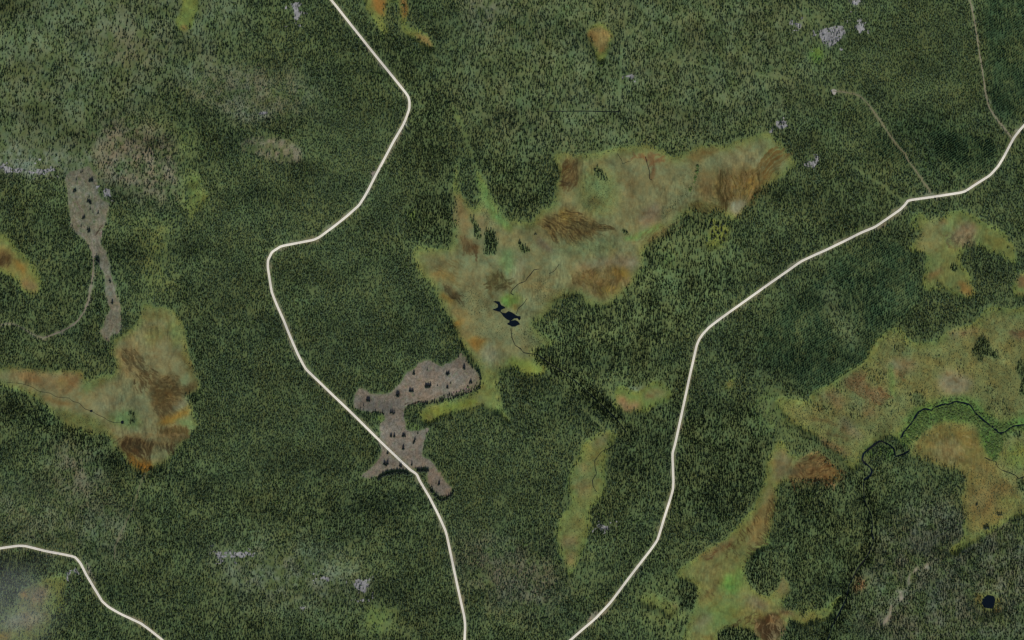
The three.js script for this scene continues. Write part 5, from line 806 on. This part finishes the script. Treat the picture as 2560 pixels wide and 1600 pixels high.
{ // southern forest edges that throw spiky shadows into the clearcut
  const edge = C(1, 2, 1150, 1500, 1180, 1470, 1220, 1445, 1270, 1440, 1330, 1425, 1400, 1428, 1440, 1442); const EDGE = ['at the lower left horn of the clearcut', 'at the lower left horn of the clearcut', 'under the ring-shaped clump', 'under the ring-shaped clump', 'just left of the road', 'just left of the road'];
  for (let i = 0; i + 1 < edge.length; i++) for (let s = 0; s < 6; s++) { const t = (s + rnd()) / 6; lone(edge[i][0] + (edge[i + 1][0] - edge[i][0]) * t, edge[i][1] + (edge[i + 1][1] - edge[i][1]) * t + 1 + 4 * rnd(), 8.6 + 2.8 * rnd(), `tall dark spruce on the spiky forest edge ${EDGE[i]}`, `spiky forest edge ${EDGE[i]}`, s % 2); }
  const tip = C(1, 3, 1640, 75, 1690, 125, 1735, 170, 1780, 178, 1835, 140, 1868, 95);
  for (let i = 0; i + 1 < tip.length; i++) for (let s = 0; s < 5; s++) { const t = (s + rnd()) / 5; lone(tip[i][0] + (tip[i + 1][0] - tip[i][0]) * t, tip[i][1] + (tip[i + 1][1] - tip[i][1]) * t + 1 + 4 * rnd(), 8.2 + 2.4 * rnd(), `tall dark spruce ${i < 3 ? 'left' : 'right'} of the pointed lower end of the branching clearcut`, `forest edge ${i < 3 ? 'left' : 'right'} of the pointed lower end of the clearcut`, s % 2); }
}
// narrow clearcut
stand_of([c01(770, 122), c01(786, 112)], 7, 'at the top of the narrow clearcut');
stand_of(around(c01(864, 196), 6, 4, 2.4), 9, "in the round clump at the narrow clearcut's upper right");
stand_of([c01(728, 188)], 6.5, 'near the upper left rim of the narrow clearcut');
stand_of(around(c01(712, 300), 4, 3.2, 2.2), 9, "in the clump by the narrow clearcut's left rim");
stand_of(around(c01(845, 400), 6, 5, 4.5), 9, "in the loose group mid narrow clearcut");
stand_of([c01(846, 352)], 6.5, 'above the middle group of the narrow clearcut');
stand_of([c01(855, 468)], 7.5, 'below the middle group of the narrow clearcut');
stand_of([c01(882, 498)], 6, "between bigger trees at the narrow clearcut's centre right");
stand_of(around(c01(932, 508), 2, 1.4, 1.4), 8, 'near the right rim of the narrow clearcut');
stand_of(around(c01(790, 546), 3, 2.4, 2), 9.5, "in the green-footed clump left of the narrow clearcut's middle");
stand_of([c01(766, 628)], 6, 'left of the lower group of the narrow clearcut');
stand_of(around(c01(838, 672), 4, 2.6, 5), 9, "in the slanting group low in the narrow clearcut");
stand_of(around(c01(922, 945), 5, 3, 5), 10, "in the clump between narrow clearcut and rutted track");
stand_of([c01(1033, 1142), c01(1042, 1158)], 9, "halfway down the narrow clearcut's lower strip");
stand_of([c01(1056, 1348), c01(1062, 1356)], 11, "near the bottom end of the narrow clearcut");
// glade below the central bog
{ const P = T21(1850, 560, 1990, 600, 2050, 680, 2020, 760, 1940, 800, 1860, 840, 1820, 770, 1890, 690), [x0, y0, x1, y1] = box(P); let n = 0; for (let i = 0; i < 400 && n < 24; i++) { const x = x0 + (x1 - x0) * rnd(), y = y0 + (y1 - y0) * rnd(); if (!inside(P, x, y)) continue; n++; lone(x, y, 7 + 4 * rnd(), 'dark pine scattered over the yellow-green glade below the central bog', 'pines scattered over the glade below the central bog', n % 3 ? 0 : 2); } }
stand_of([T21(222, 700)[0], T21(232, 704)[0], T21(213, 706)[0]], 5, "left of the brown fan in the central bog");
stand_of(around(T33(1970, 232)[0], 3, 2.4, 2), 5.5, "in the green clump on the right-hand orange meadow", 2);
stand_of(around(T33(2185, 332)[0], 5, 5, 2), 6, "in the dark low clump on the right-hand meadow", 2);
stand_of(around(T33(2060, 455)[0], 6, 6, 3), 7, "in the clump at the right-hand meadow's foot", 2);



renderer.render(scene, camera);
